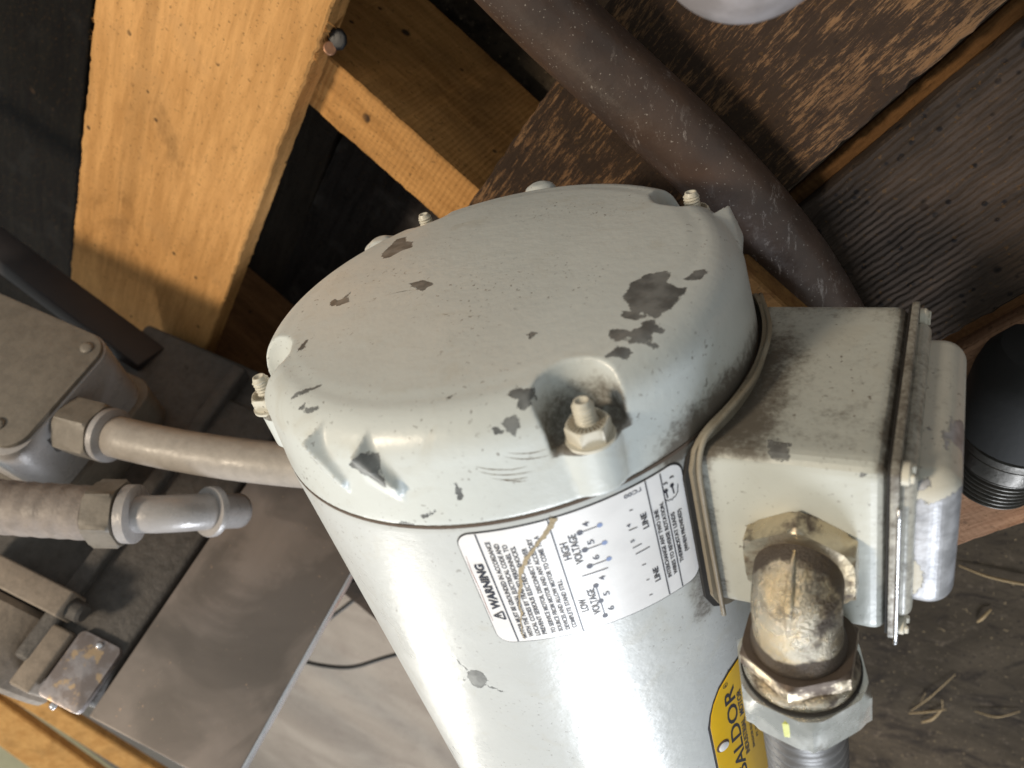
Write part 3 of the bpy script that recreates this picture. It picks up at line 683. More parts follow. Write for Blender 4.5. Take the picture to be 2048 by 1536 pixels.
# lid: flat flange plus rounded cover
lid_poly = rrect(YB - .0012, YA + .0012, -HZ - .0010, HZ + .0010, .003)
lid = mk('box_lid', *prism(lid_poly, (0, 0, 0), (0, 1, 0), (0, 0, 1), (1, 0, 0), XR + .0006, XR + .0026, .0006), M_lid, tbox, True, sharp=35)
floatattr(lid.data, 'dirt', [.34] * len(lid.data.vertices)); floatattr(lid.data, 'chip', [9.] * len(lid.data.vertices))
tag(lid, 'worn terminal box cover with paint rubbed through to bare metal')
mk('lid_gasket', *prism(rrect(YB - .0002, YA + .0004, -HZ - .0004, HZ + .0004, .003), (0, 0, 0), (0, 1, 0), (0, 0, 1), (1, 0, 0), XR - .0002, XR + .0007), M_gasket, lid, True, sharp=35)
dome = boxvf((0, 0, 0), (1, 0, 0), (0, 1, 0), (0, 0, 1), XR + .0000, .1388, -.0550, -.0065, -.0305, .0350, .0066, 12)
tb = tmpobj(dome); m = tb.modifiers.new('s', 'SUBSURF'); m.subdivision_type = 'SIMPLE'; m.levels = 3
bpy.context.view_layer.update(); dome_me = bpy.data.meshes.new_from_object(tb.evaluated_get(bpy.context.evaluated_depsgraph_get())); bpy.data.objects.remove(tb)
dome_me.materials.clear(); dome_me.materials.append(M_lid); co = vco(dome_me)
DCH = [[(128.0,-15,34.5),(130,-12.9,34.5),(131.5,-15.4,34.5),(134.5,-12.6,34.5),(137,-11.9,34.5),(138,-30,34.5),(137.5,-54,34.5),(128,-53,34.5),(131.0,-46,34.5),(132,-40,34.5),(129,-34,34.5),(128.4,-24,34.5)],
       [(137.2,-7,22),(137.2,-9,19),(137.2,-12,18),(137.2,-12,6),(137.2,-9,8),(137.2,-7,12)], [(136,-7,20),(136.5,-7,14),(135.6,-7,9),(134.8,-7,13),(135.5,-7,17)],
       [(137.2,-12,34),(137.2,-12,20),(137.2,-54,20),(137.2,-54,34)], [(129,-9.2,34),(131.5,-8,34),(132,-9.5,34),(129.6,-10.8,34)], [(127.5,-7,14),(131,-7,15),(134.5,-7,13.5),(135.5,-7,10.5),(135,-7,10),(134,-7,12.4),(131,-7,13.2),(127.5,-7,12.4)]]
floatattr(dome_me, 'chip', chipfield(co, DCH)); floatattr(dome_me, 'dirt', .30 * sm(co[:, 0], .129, .126) + .14 * sm(co[:, 1], -.010, -.0075))
st_ = mk('lid_step', *boxvf((0, 0, 0), (1, 0, 0), (0, 1, 0), (0, 0, 1), XR + .0010, XR + .0062, -.0580, -.0040, -.0335, .0372, .0030, 5), M_lid, lid, True, sharp=45)
floatattr(st_.data, 'dirt', [.26] * len(st_.data.vertices)); floatattr(st_.data, 'chip', [9.] * len(st_.data.vertices))
link('lid_dome', dome_me, lid, True); dome_me.set_sharp_from_angle(angle=R(45))
mk('bare_rim', *sweep(spline([(XR + .0026, YA - .012, HZ + .0009), (XR + .0026, -.040, HZ + .0009), (XR + .0026, YB + .002, HZ + .0009), (XR + .0024, YB - .0008, HZ - .003), (XR + .0024, YB - .0010, 0)], 8), .0006, 8), M_edge0, lid, True)
sc0 = None
for (y, z) in ((-.0040, .0362), (-.0045, -.0350), (-.0605, .0362), (-.0610, -.0350)):
    vf = join(lathe([(.0030, .0), (.0030, .0016), (.0022, .0022)], (0, 0, 0), (1, 0, 0), 24), boxvf((0, 0, 0), (1, 0, 0), (0, 1, 0), (0, 0, 1), 0, .0029, -.0013, .0013, -.0024, -.0012, .0003, 1), boxvf((0, 0, 0), (1, 0, 0), (0, 1, 0), (0, 0, 1), 0, .0029, -.0013, .0013, .0012, .0024, .0003, 1))
    if sc0 is None: sc0 = mk('lid_screw', *vf, M_stud, lid, True, (XR + .0028, y, z), 35)
    else:
        s = sc0.copy(); col.objects.link(s); s.parent = lid; s.location = (XR + .0028, y, z)

# ================================================================== ELBOW AND CONDUIT
elb = empty('elbow_connector', (.1026, -.0345, .0386), 'tarnished zinc elbow connector screwed into the top of the terminal box', 'pipe fitting')
EX, EY, EZ = .1026, -.0345, .0525
mk('hex_base', *hexprism((EX, EY, .0386), (0, 0, 1), .0162, 0, .0078, R(90), .0009, up=(0, 1, 0)), M_hex, elb, True, sharp=30)
path = [(EX, EY, .0455)] + [(EX, EY - .0115 + .0115 * math.cos(R(a)), EZ - .0115 + .0115 * math.sin(R(a))) for a in range(0, 91, 6)] + [(EX, EY - .0115 - k * .0015, EZ) for k in range(1, 7)]
eo = mk('elbow', *sweep(path, lambda t: .0116 + .0010 * math.exp(-(t / .08) ** 2) + .0012 * math.exp(-((1 - t) / .1) ** 2), 48), M_zinc, elb, True)
c_ = vco(eo.data); floatattr(eo.data, 'dirt', .75 * sm(c_[:, 2], .0525, .0468) * (c_[:, 1] > -.046) + .9 * sm(c_[:, 1], -.0490, -.0535))
mk('seam_ridge', *sweep([(EX, EY + .0002 - .0115 + (.0115 + .0112) * math.cos(R(a)), EZ - .0115 + (.0115 + .0112) * math.sin(R(a))) for a in range(18, 90, 6)], lambda t: .0011 * math.sin(math.pi * min(1, .05 + t)) + .0002, 10), M_zinc, elb, True)
hc = mk('hex_collar', *hexprism((EX, -.0555, EZ - .0005), (0, -1, 0), .0166, 0, .0065, R(90), .0010), M_hex, elb, True, sharp=30)
c_ = vco(hc.data); floatattr(hc.data, 'dirt', .6 * (c_[:, 1] > -.0562))
mk('seal_ring', *lathe([(.0148, .0), (.0156, .0012), (.0158, .003), (.0154, .0048), (.0148, .0060)], (EX, -.0618, EZ), (0, -1, 0), 64), M_zinc, elb, True)
mk('dark_ring', *lathe([(.0158, .0), (.0163, .0002), (.0163, .0030)], (EX, -.0655, EZ), (0, -1, 0), 64), M_gasket, elb, True, sharp=35)
mk('compression_nut', *hexprism((EX, -.0665, EZ), (0, -1, 0), .0194, 0, .0140, R(72), .0016), M_nut, elb, True, sharp=30)
mk('paint_mark', *hull([Vector((EX + x, y, z)) for x, y, z in ((-.0020, -.0700, EZ + .0174), (.0030, -.0700, EZ + .0166), (-.0018, -.0765, EZ + .0174), (.0012, -.0765, EZ + .0168), (.0012, -.07, EZ + .013), (0, -.0765, EZ + .013))]), M_nutgreen, elb, False)
cp = [(EX - .0004, -.079 - .0012 * k, EZ + .0002 - .00003 * k) for k in range(190)]
cond = empty('flexible_conduit', (EX, -.08, EZ - .0125), 'ribbed grey flexible conduit running down from the compression nut beside the yellow nameplate', 'conduit')
mk('conduit_jacket', *sweep(cp, lambda t: .0123 + .00028 * math.sin(t * 189 * 1.45), 40), M_conduit, cond, True)

# ================================================================== PALLET
WX = Vector((.6427, -.7662, 0)); LX = Vector((-.7662, -.6427, 0)); ZT = -.140
pal = empty('wooden_pallet', (-.15, -.17, -.295), 'worn wooden pallet of orange and dark boards under the motor', 'pallet')
def board(name, w0, w1, l0, l1, zt, th, mat, label=None, jag=.0006, rot=0., soot=None, axis='L'):
    """sawn board lying along L (or along W), long edges slightly ragged; local x runs along the board"""
    n = max(20, int((l1 - l0) / .004)); V = []; F = []
    hw = (w1 - w0) / 2; L_ = (l1 - l0) / 2
    ys_ = [-hw] + [-hw + .0012] + list(np.linspace(-hw + .004, hw - .004, 9)) + [hw - .0012, hw]
    sec = [(y, (-.0011 if i in (0, len(ys_) - 1) else 0)) for i, y in enumerate(ys_)] + [(hw, -th + .001), (hw - .001, -th), (-hw + .001, -th), (-hw, -th + .001)]
    m = len(sec); wal = np.cumsum(rng.normal(0, jag * .13, (n + 1, 2)), 0); wal -= np.linspace(wal[0], wal[-1], n + 1)
    hi = rng.normal(0, jag, (n + 1, 2))
    for i in range(n + 1):
        x = -L_ + 2 * L_ * i / n
        for k, (y, z) in enumerate(sec):
            e = 1 if y > hw - .003 else (0 if y < -hw + .003 else None)
            dy = 0 if e is None else wal[i, e] + hi[i, e] * (.45 if z > -.004 else .2)
            dz = rng.normal(0, .00008)
            V.append((x, y + dy, z + dz))
    for i in range(n):
        for k in range(m): F.append((i * m + k, (i + 1) * m + k, (i + 1) * m + (k + 1) % m, i * m + (k + 1) % m))
    F.append(tuple(range(m))); F.append(tuple(n * m + k for k in range(m - 1, -1, -1)))
    F = [f[::-1] for f in F]
    cl, cw = (l0 + l1) / 2, (w0 + w1) / 2
    A, B = (LX, WX) if axis == 'L' else (WX, -LX)
    loc = (LX * cl + WX * cw if axis == 'L' else WX * cl + LX * cw); loc.z = zt
    me = bpy.data.meshes.new(name); me.from_pydata(V, [], F); me.update(); me.materials.append(mat)
    if soot:
        c = vco(me); floatattr(me, 'soot', soot(c[:, 0] + cl, c[:, 1] + cw))
    o = link(name, me, pal, True, loc, 35)
    zr = math.atan2(A.y, A.x) + rot; o.rotation_euler = (0, 0, zr)
    if A.cross(B).z < 0: o.scale = (1, -1, 1)
    if label: o['label'] = label
    return o
W_or = wood('orange_pine', (.62, .335, .125), (.46, .235, .080), saw=.3)
W_or2 = wood('orange_pine_stringer', (.56, .29, .10), (.38, .185, .058), char=.25, charcol=(.12, .07, .03), saw=.4)
W_char = wood('charred_pine', (.24, .135, .066), (.13, .070, .036), charcol=(.026, .018, .014), char=.66, pits=.4, saw=.15, smear=.17)
W_dark = wood('dark_oiled_board', (.066, .047, .036), (.032, .024, .019), char=.30, charcol=(.022, .016, .015), pits=1., saw=1., streak=4, sdir='Y', ssc=105)
W_pink = wood('pinkish_board', (.40, .23, .14), (.25, .13, .075), char=.22, charcol=(.10, .055, .04), pits=.4, saw=.3, streak=12)
W_low = wood('soiled_shade_board', (.045, .038, .036), (.022, .018, .017), char=.3, pits=.8, dust=.28)  # base colour darkened for the shade below the deck, mottling and dust over it
W_side = wood('brown_stringer', (.30, .155, .07), (.17, .08, .035), char=.3, charcol=(.05, .03, .02), pits=.3)
TH = .017
board('deck_board', -.177 * 1.012 - .136, -.177, -.40, .52, ZT, TH, W_or, 'wide clean orange board at the left', .0009)
board('deck_board', -.0645, .0480, -.40, .585, ZT, TH, W_char, 'mottled black and orange board behind the end cap', .0007,
      soot=lambda l, w_: sm(l, -.23, -.08) - .2)
board('ledge_strip', .0515, .0590, -.40, .585, ZT - .011, .006, wood('ledge_pine', (.17, .085, .032), (.10, .050, .020), char=.3, charcol=(.03, .02, .012)), 'narrow brown strip of wood in the crack beside the charred board', .0002)
board('ledge_strip', .1470, .1580, -.40, .585, ZT - .012, .008, W_side, 'narrow brown strip of wood beside the pinkish board', .0002)
board('deck_board', .0580, .148, -.40, .585, ZT - .001, TH, W_dark, 'dark pitted board behind the terminal box', .0006)
board('deck_board', .1555, .257, -.40, .585, ZT, TH, W_pink, 'pinkish board at the right edge', .0007)
# stringers run across the boards
board('stringer', .0765, .112, -.42, .27, ZT - TH - .0005, .118, W_or2, 'pale orange stringer seen in the gap between boards', .0006, axis='W')
board('stringer', .432, .50, -.26, .27, ZT - TH - .0005, .118, W_side, 'shaded brown stringer behind the conduit', .0005, axis='W')
board('stringer', -.30, -.262, -.42, .27, ZT - TH - .0005, .118, W_side, None, .0005, axis='W')
board('bottom_board', -.20, -.03, .13, .58, -.276, .016, W_low, 'dusty bottom board coloured dark for the shade below the deck', .0006)
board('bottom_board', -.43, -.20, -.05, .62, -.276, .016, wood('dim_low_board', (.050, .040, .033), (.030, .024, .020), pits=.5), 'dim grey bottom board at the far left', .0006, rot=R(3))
board('bottom_board', -1.05, -.45, -.3, 1.0, -.282, .010, wood('shade_low_board', (.010, .009, .007), (.005, .004, .004)), 'added near black board standing in for under-pallet shade at the far left edge', .0006)  # added board, its near-black colour stands for the shade under the pallet
# packing block under the motor
mk('packing_block', *boxvf((.062, -.052, -.139), Vector((.766, .643, 0)), Vector((-.643, .766, 0)), (0, 0, 1), -.035, .020, -.03, .03, 0, .045, .001, 1), wood('packing_pine', (.22, .115, .04), (.14, .065, .024), saw=.1), pal, True, sharp=35)
# splinters on board edges
g = []
for (l, w_, z) in ((.16, -.3135, ZT), (.175, -.3135, ZT), (.118, -.3135, ZT), (.055, -.177, ZT), (.07, -.177, ZT)):
    p = LX * l + WX * w_; p.z = z - .001; s = -1 if w_ < -.3 else 1
    for q in range(7):
        d_ = (WX * s * random.uniform(.4, 1) + LX * random.uniform(-.8, .8)).normalized(); e = p + d_ * random.uniform(.003, .007); n_ = LX * random.uniform(.0003, .0006)
        g.append(([p + n_, p - n_, e, p + Vector((0, 0, .0006))], [(0, 1, 2), (0, 2, 3), (1, 3, 2), (0, 3, 1)])); p = p + LX * random.uniform(-.004, .004)
sp = mk('splinters', *join(*g), W_or2, pal, False); sp['kind'] = 'stuff'
# nail head at the knot
p = LX * .0615 + WX * -.172; p.z = ZT - .004
mk('nail', *lathe([(.0012, -.012), (.0012, -.001), (.0034, -.0008), (.0036, .0), (.003, .0006)], p, (.75, .25, .6), 18), metalm('rusty_nail', (.42, .22, .13), .5, .6, .6), pal, True, sharp=35)
mk('nail_hole', *lathe([(.0040, 0), (.0058, .0009), (.0040, .0014)], p + Vector((.004, .003, -.004)), (.3, .2, 1), 9), M_black, pal, True)

# ================================================================== FLOOR
N = NT('plywood_floor')
a = N.noise(3.2, N.scale(N.co, (1, 1.5, 1), (0, 0, R(-40))), detail=8, rough=.66, dist=.8)
b = N.noise(12, N.scale(N.co, (1, 1.6, 1), (0, 0, R(-40))), detail=7, rough=.7, dist=1.0)
c = N.mix(N.ramp(a, .32, .68), (.22, .185, .155), (.30, .26, .22)); c = N.mix(N.ramp(b, .48, .66, 0, .35), c, (.19, .15, .13))
c = N.mix(N.ramp(N.noise(60, detail=5, rough=.7), .55, .75, 0, .5), c, (.36, .30, .25))
c = N.mix(N.ramp(N.noise(230, detail=2), .66, .7, 0, .7), c, (.05, .04, .035))
M_floor = N.out(c, .8, 0., N.bump(N.noise(90, detail=6, rough=.7), .0012, .6), .2)
fl = mk('floor', [(-6, -6, -.299), (5, -6, -.299), (5, 4, -.299), (-6, 4, -.299)], [(0, 1, 2, 3)], M_floor, None, False); fl['kind'] = 'structure'
N = NT('dark_shade_plywood')
a = N.noise(5, N.scale(N.co, (1, 1.5, 1), (0, 0, R(-40))), detail=8, rough=.66, dist=.8)
b = N.noise(22, N.scale(N.co, (1, 1.5, 1), (0, 0, R(-40))), detail=7, rough=.7, dist=1.0)
c = N.mix(N.ramp(a, .32, .68), (.032, .024, .016), (.068, .052, .036)); c = N.mix(N.ramp(b, .48, .66, 0, .8), c, (.016, .012, .010))
c = N.mix(N.ramp(N.noise(90, detail=5, rough=.7), .56, .72, 0, .5), c, (.15, .115, .085))
c = N.mix(N.ramp(N.noise(230, detail=2), .64, .68, 0, .8), c, (.02, .016, .014))
c = N.mix(N.ramp(N.noise(260, N.scale(N.co, (1, 1, 1), (0, 0, 1)), detail=2), .69, .72, 0, .6), c, (.30, .22, .13))
M_ply = N.out(c, .9, 0., N.bump(N.noise(110, detail=6, rough=.7), .0015, .8), .1)
pw = mk('floor_sheet', *boxvf((0, 0, -.299), LX, WX, (0, 0, 1), -1.2, .66, -1.3, 1.2, .0, .004, .001, 1), M_ply, None, False); pw['kind'] = 'structure'  # dark sheet carried on under the pallet to stand in for shade there
M_straw = plain('straw', (.44, .30, .14), .7)
def straw(pts, r, label):
    V, F = sweep(spline(pts, 4) if len(pts) > 2 else pts, lambda t: r * (1 - .5 * abs(2 * t - 1)), 6)
    o = mk('straw', V, F, M_straw, None, False); tag(o, label, 'straw', 'straw scraps lying on the floor'); return o
straw([(0.1694, -0.4638, -0.2925), (0.1726, -0.4534, -0.2895), (0.1776, -0.4446, -0.2925)], 0.001364, 'short thick straw bit on the floor close to the lower lid corner')
straw([(0.1523, -0.3976, -0.2925), (0.1721, -0.4018, -0.2895), (0.1954, -0.4041, -0.2895), (0.2101, -0.4068, -0.2925)], 0.001116, 'long pale straw on the floor reaching the right edge of the photo')
straw([(0.1238, -0.6182, -0.2925), (0.1389, -0.584, -0.2895), (0.1576, -0.5432, -0.2925)], 0.00062, 'longest thin straw of the tangle, slanting up to the right')
straw([(0.1222, -0.6234, -0.2925), (0.1398, -0.6069, -0.2895), (0.1533, -0.6012, -0.2925)], 0.000992, 'straw lying level across the middle of the tangle')
straw([(0.1338, -0.6333, -0.2925), (0.1427, -0.6174, -0.2895), (0.1504, -0.6009, -0.2925)], 0.001364, 'thick split straw under the tangle, pointing lower left')
straw([(0.1505, -0.6034, -0.2925), (0.149, -0.5875, -0.2925)], 0.00062, 'tiny straw stub standing up from the tangle')
straw([(0.1759, -0.5934, -0.2925), (0.1932, -0.5889, -0.2895), (0.2093, -0.5769, -0.2925)], 0.000806, 'faint flat straw right of the tangle')
straw([(0.1319, -0.5989, -0.2925), (0.1351, -0.5825, -0.2925)], 0.000496, 'small straw spur branching off the longest thin straw')
# ================================================================== BROWN CONDUIT
Np = NT('brown_pipe')
c = Np.mix(Np.ramp(Np.noise(40, detail=4), .35, .7), (.078, .050, .038), (.052, .036, .030))
sc = Np.ramp(Np.noise(75, Np.scale(Np.co, (3.5, 1, 1), (0, 0, R(-32))), detail=8, rough=.8, dist=.3), .565, .64)
c = Np.mix(Np.math('MULTIPLY', sc, Np.ramp(Np.noise(17), .46, .60, 0, .8)), c, (.30, .26, .24))
c = Np.mix(Np.ramp(Np.noise(900, detail=1), .70, .74, 0, .5), c, (.4, .36, .32))
M_pipe = Np.out(c, Np.ramp(Np.noise(70, detail=4), .3, .7, .30, .48), 0., Np.bump(Np.noise(200, detail=4), .0003))
pts = spline([(-.043, .1485, -.0905), (-.0133, .0996, -.1005), (.0014, .0761, -.1067), (.0404, .0238, -.1150), (.0647, -.0145, -.1197), (.0825, -.0507, -.1225), (.1022, -.1042, -.1239), (.1149, -.1653, -.1239)], 8)
pc = mk('brown_conduit', *sweep(pts, .0158, 48), M_pipe, None, True)
tag(pc, 'scuffed brown conduit passing behind the end cap and under the terminal box', 'conduit')

# ================================================================== BLACK THREADED FITTING (right edge)
M_blk = plain('black_rubbery_metal', (.009, .009, .009), .75)
M_thr = metalm('dark_threads', (.10, .095, .088), .40, .9, .5, (.02, .02, .018), .3)
A0 = Vector((.1560, -.1600, -.1350)); A1 = Vector((.1680, -.0960, -.1290)); ax = (A1 - A0).normalized()
bf = empty('threaded_fitting', A0, 'black pipe fitting with bare steel threads at the right edge', 'pipe fitting')
tv = []
for k in range(7): tv += [(.0156 + .00025 * k, .0029 * k), (.0175 + .00025 * k, .0029 * k + .0012), (.0175 + .00025 * k, .0029 * k + .0016), (.0156 + .00025 * k, .0029 * (k + 1) - .0002)]
mk('threads', *lathe(tv, A0, ax, 64), M_thr, bf, True, sharp=25)
mk('collar', *lathe([(.0178, .0200), (.0205, .0212), (.0208, .030), (.0196, .0315), (.0222, .0322), (.0222, .036), (.0210, .037)], A0, ax, 64), M_thr, bf, True, sharp=30)
mk('fitting_body', *lathe([(.0210, .0365), (.0245, .040), (.0255, .058), (.0252, .070), (.0238, .078), (.019, .086), (.011, .090), (.003, .091)], A0, ax, 40), M_blk, bf, True, sharp=25)
mk('side_branch', *sweep([A1 + Vector((.004, -.010, -.004)), A1 + Vector((.02, .012, -.012)), A1 + Vector((.05, .05, -.02))], .0185, 24), M_blk, bf, True)

# ================================================================== MACHINE AT THE LEFT
P0 = Vector((-.3077, -.2040, .1122)); D1v = Vector((.0494, .2646, -.9631)).normalized(); D2v = Vector((.8835, -.4613, -.0814)).normalized(); NV = Vector((.4658, .8469, .2565)).normalized()
def mb(a0, a1, b0, b1, c0, c1, bev=.002, seg=3): return boxvf(P0, D2v, D1v, NV, a0, a1, b0, b1, c0, c1, bev, seg)
def ml(a, b, c): return P0 + D2v * a + D1v * b + NV * c
N = NT('steel_cover'); c = N.mix(N.ramp(N.noise(9, detail=4, dist=1), .3, .7), (.19, .165, .150), (.29, .25, .232))
c = N.mix(N.ramp(N.noise(11, detail=5, dist=1.5), .48, .62, 0, .55), c, (.10, .088, .080))
c = N.mix(N.ramp(N.noise(300, detail=3), .70, .73, 0, .6), c, (.42, .30, .22))
c = N.mix(N.math('MULTIPLY', N.ramp(N.noise(40, N.scale(N.co, (9, 9, .6), (.4, 0, .5)), detail=6, rough=.8), .64, .70), .35), c, (.45, .42, .40))
M_steel = N.out(c, N.ramp(N.noise(14, detail=5), .3, .7, .34, .55), .25, N.bump(N.noise(160, detail=4), .0001))
M_edge = metalm('polished_edge', (.75, .76, .82), .25, .8, .2, grime_amt=0)
M_cast = metalm('dusty_cast_iron', (.105, .096, .090), .6, .15, .6, (.04, .035, .033), .45, .0008, 220)
M_tan = metalm('dusty_tan_casting', (.28, .23, .185), .6, .05, .5, (.10, .085, .07), .3, .0005, 200)
M_grey = metalm('grey_lid_paint', (.20, .175, .145), .5, .0, .45, (.40, .37, .35), .22, .0003, 200)
M_side = metalm('pale_grey_paint', (.40, .38, .375), .32, .1, .2, grime_amt=0.)
gear = empty('gear_housing', ml(.0, .26, -.05), 'dark machine housing with a smooth steel cover and small data plate', 'machine')
mk('steel_cover', *mb(.0022, .1025, .0, .258, -.007, .0, .0012), M_steel, gear, True, sharp=35)
mk('cover_edge', *mb(.1000, .1040, .001, .258, -.0085, -.0005, .0004), M_edge, gear, True, sharp=35)
mk('housing', *mb(-.155, .050, .012, .258, -.13, -.010, .004), M_cast, gear, True, sharp=35)
mk('side_casting', *mb(-.0560, -.0022, .004, .225, -.05, -.003, .004), M_cast, gear, True, sharp=35)
mk('rib', *mb(-.0620, -.0500, .010, .25, -.05, .004, .003), M_cast, gear, True, sharp=35)
mk('top_step', *mb(-.0530, -.0370, -.004, .036, -.05, .0035, .002), M_tan, gear, True, sharp=35)
mk('round_barrel', *lathe([(.0460, .0), (.0485, .003), (.0485, .046), (.045, .050)], ml(-.100, -.012, -.040), D1v, 64), M_tan, gear, True, sharp=35)
mk('clamp_bar', *mb(-.130, -.0440, .0395, .0568, .0, .0210, .0015), M_tan, gear, True, sharp=35)
mk('clamp_bolt', *lathe([(.0065, -.002), (.0065, .008), (.0050, .010)], ml(-.0440, .048, .011), D2v, 24), M_cast, gear, True, sharp=35)
N = NT('data_plate_metal'); c = N.mix(N.ramp(N.noise(70, detail=5, rough=.6), .42, .6), (.38, .35, .36), (.26, .22, .21)); c = N.mix(N.ramp(N.noise(110, detail=3), .55, .66, 0, .8), c, (.62, .44, .26))
M_tag = N.out(c, .4, .5, N.bump(N.noise(300), .0002))
dp = mk('data_plate', *prism(rrect(-.0345, -.0035, -.002, .0405, .004), P0, D2v, D1v, NV, -.004, .0012, .0006), M_tag, gear, True, sharp=35)
mk('plate_rivet', *lathe([(.0024, 0), (.0022, .001), (.001, .0016)], ml(-.018, .0365, .0012), NV, 20), M_edge, dp, True)
mk('plate_rivet', *lathe([(.0024, 0), (.0022, .001), (.001, .0016)], ml(-.021, -.0035, -.001), NV, 20), M_edge, dp, True)

# junction box at the left edge
jb = empty('junction_box', ml(-.20, .19, .06), 'grey metal junction box with rounded screwed lid at the left edge', 'junction box')
mk('box_shell', *prism(rrect(-.300, -.0900, .1000, .1950, .016, 8), P0, D2v, D1v, NV, .028, .0868, .0008), M_side, jb, True, sharp=35)
jl = mk('lid', *prism(rrect(-.302, -.0915, .1050, .1935, .014, 8), P0, D2v, D1v, NV, .0872, .0905, .0008), M_grey, jb, True, sharp=35)
for a, b in ((-.1015, .1830), (-.1120, .1165)):
    mk('lid_screw', *lathe([(.0042, 0), (.0040, .0010), (.0020, .0016)], ml(a, b, .0905), NV, 20), M_grey, jl, True)
mk('mounting_base', *prism(rrect(-.300, -.086, .088, .20, .016, 8), P0, D2v, D1v, NV, -.012, .0275, .001), M_grey, jb, True, sharp=35)

# cream conduit from junction box to behind the motor
M_cream = metalm('cream_jacket', (.40, .36, .32), .42, 0., .35, (.15, .125, .10), .12, .0004, 150)
cc = empty('cream_conduit', (-.345, -.066, .0), 'cream conduit running from the left junction box behind the motor', 'conduit')
q0 = Vector((-.352, -.0655, .0045)); q1 = Vector((-.3120, -.0725, .0085)); qd = (Vector((-.1577, -.1129, -.0119)) - Vector((-.3093, -.0718, .0080))).normalized()
mk('locknut', *hexprism(q0, qd, .0185, -.004, .004, .2, .001), M_cast, cc, True, sharp=30)
mk('gland_nut', *hexprism(q0 + qd * .009, qd, .0195, 0, .0250, .5, .0015), M_grey, cc, True, sharp=30)
mk('gland_ring', *lathe([(.0150, .0), (.0172, .001), (.0172, .005), (.0140, .007)], q0 + qd * .0345, qd, 40), M_side, cc, True, sharp=35)
mk('conduit_jacket', *sweep([q0 + qd * (.040 + .012 * k) + Vector((0, 0, -.00012 * k * k)) for k in range(26)], .0130, 36), M_cream, cc, True)

# ribbed conduit lower left with nuts and elbow
rc = empty('ribbed_conduit', (-.32, -.085, .04), 'dusty ribbed conduit with hex nut and small elbow below the junction box', 'conduit')
h0 = Vector((-.380, -.0610, .0830)); h1 = Vector((-.2890, -.0955, .0432)); hd = (Vector((-.2646, -.1034, .0308)) - h1).normalized()
M_dust = metalm('dusty_hose', (.28, .24, .215), .55, .0, .5, (.14, .11, .10), .4, .0006, 200)
mk('hose', *sweep(spline([h0, Vector((-.334, -.0785, .0645)), h1 - hd * .001], 40), lambda t: .0158 + .0002 * math.sin(t * 62), 36), M_dust, rc, True)
mk('hose_nut', *hexprism(h1, hd, .0200, 0, .0165, .1, .0012), M_grey, rc, True, sharp=30)
mk('hose_ring', *lathe([(.0150, .017), (.0172, .018), (.0172, .0235), (.0150, .0245)], h1, hd, 40), M_side, rc, True, sharp=35)
e0 = h1 + hd * .024
ep = spline([e0, e0 + hd * .012, e0 + hd * .023 + Vector((-.001, -.003, -.004)), e0 + hd * .030 + Vector((-.004, -.012, -.014)), e0 + hd * .031 + Vector((-.008, -.028, -.030))], 8)
mk('elbow', *sweep(ep, .0110, 28), M_side, rc, True)
mk('elbow_flange', *lathe([(.0150, .0), (.0155, .001), (.0155, .004)], ep[-10], (ep[-8] - ep[-12]), 32), M_side, rc, True, sharp=35)

# dark rail beyond the junction box
rl0, rl1 = Vector((-.5360, -.0035, -.0960)), Vector((-.4180, -.0950, -.0880)); rd = (rl1 - rl0).normalized(); rx = Vector((0, 0, 1)).cross(rd).normalized()
rail = mk('steel_rail', *boxvf(rl1, rd, rx, rd.cross(rx), -.5, .0, -.009, .009, -.027, .0, .002, 2), plain('dark_rail', (.035, .030, .032), .6), None, True, sharp=35)
tag(rail, 'dark steel rail lying across the end of the wide orange board', 'rail')

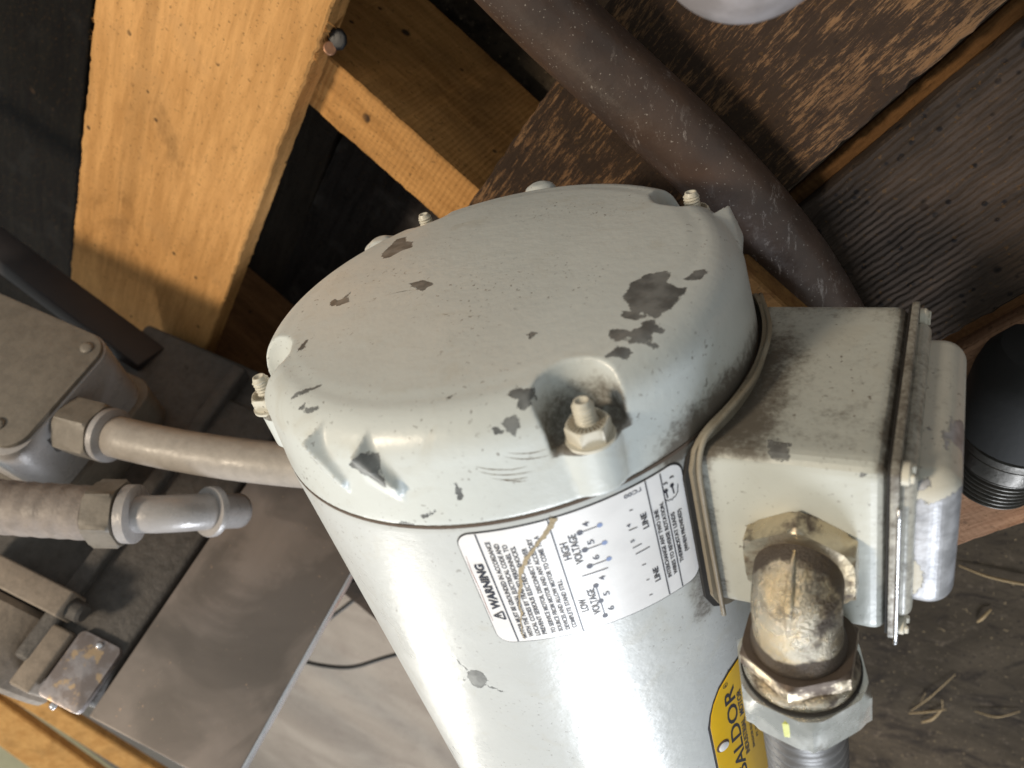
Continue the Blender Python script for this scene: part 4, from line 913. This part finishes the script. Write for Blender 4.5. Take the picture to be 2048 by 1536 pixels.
# timber beyond the machine, lower left corner
def beam(p, q, wz, th, mat, parent, name='slat'):
    p, q = Vector(p), Vector(q); d_ = (q - p).normalized(); s = d_.cross(fwd).normalized(); t_ = s.cross(d_)
    return mk(name, *boxvf(p, d_, s, t_, 0, (q - p).length, -wz / 2, wz / 2, -th, 0, .002, 1), mat, parent, True, sharp=35)
cr = empty('timber_crate', (-.80, -.56, -.295), 'blurred orange timber crate slats in the lower left corner', 'crate')
W_far = wood('far_pine', (.60, .35, .13), (.46, .24, .08), saw=.2)
beam((-.9308, -.4790, .0500), (-.6900, -.6700, .0330), .024, .016, W_far, cr)
beam((-.9100, -.5400, .0780), (-.5900, -.8100, .0740), .048, .016, W_far, cr)
beam((-.80, -.50, .04), (-.80, -.50, -.294), .04, .02, W_side, cr, 'post')
beam((-.90, -.44, .04), (-.90, -.44, -.294), .04, .02, W_side, cr, 'post')
pp = mk('panel', *boxvf((-1.03, -.66, .095), (.77, -.64, 0), (0, 0, 1), (.64, .77, 0), 0, .30, -.06, .08, -.02, 0, .003, 2), plain('pale_green_paint', (.55, .57, .42), .5), None, True, sharp=35)
tag(pp, 'pale green panel blurred behind the timber slats in the lower left corner', 'panel')

# black wire behind the motor
wp = spline([(-.36, -.40, -.20), (-.394, -.4321, -.1603), (-.4294, -.4494, -.1204), (-.462, -.464, -.088), (-.4527, -.4768, -.0817), (-.4101, -.496, -.0983), (-.375, -.498, -.122), (-.33, -.50, -.16), (-.28, -.48, -.22), (-.25, -.45, -.29)], 10)
wr = mk('black_wire', *sweep(wp, .0022, 10), plain('black_wire', (.012, .012, .012), .5), None, True); tag(wr, 'thin black wire looping above the floor between the steel cover and motor', 'wire')

# pale rounded object at the top edge, close to the lens
N = NT('mottled_pale_grey'); c = N.mix(N.ramp(N.noise(70, detail=5), .35, .65), (.27, .245, .245), (.175, .155, .15))
M_knob = N.out(c, .9, 0., N.bump(N.noise(200), .0005))
kb = mk('knob', *lathe([(max(.0005, .0225 * math.sin(R(a_))), -.0235 * math.cos(R(a_))) for a_ in range(0, 96, 5)] + [(.0205, .02), (.0195, .15)], (.0911, .1166, -.0086), (-.10, .95, -.3), 96), M_knob, None, True)
tag(kb, 'pale grey rounded knob out of focus at the top edge above the charred board', 'knob')

for me in bpy.data.meshes:
    if me.materials and me.materials[0] in (M_cap, M_body, M_box, M_lid) and 'chip' not in me.attributes: floatattr(me, 'chip', [9.] * len(me.vertices))
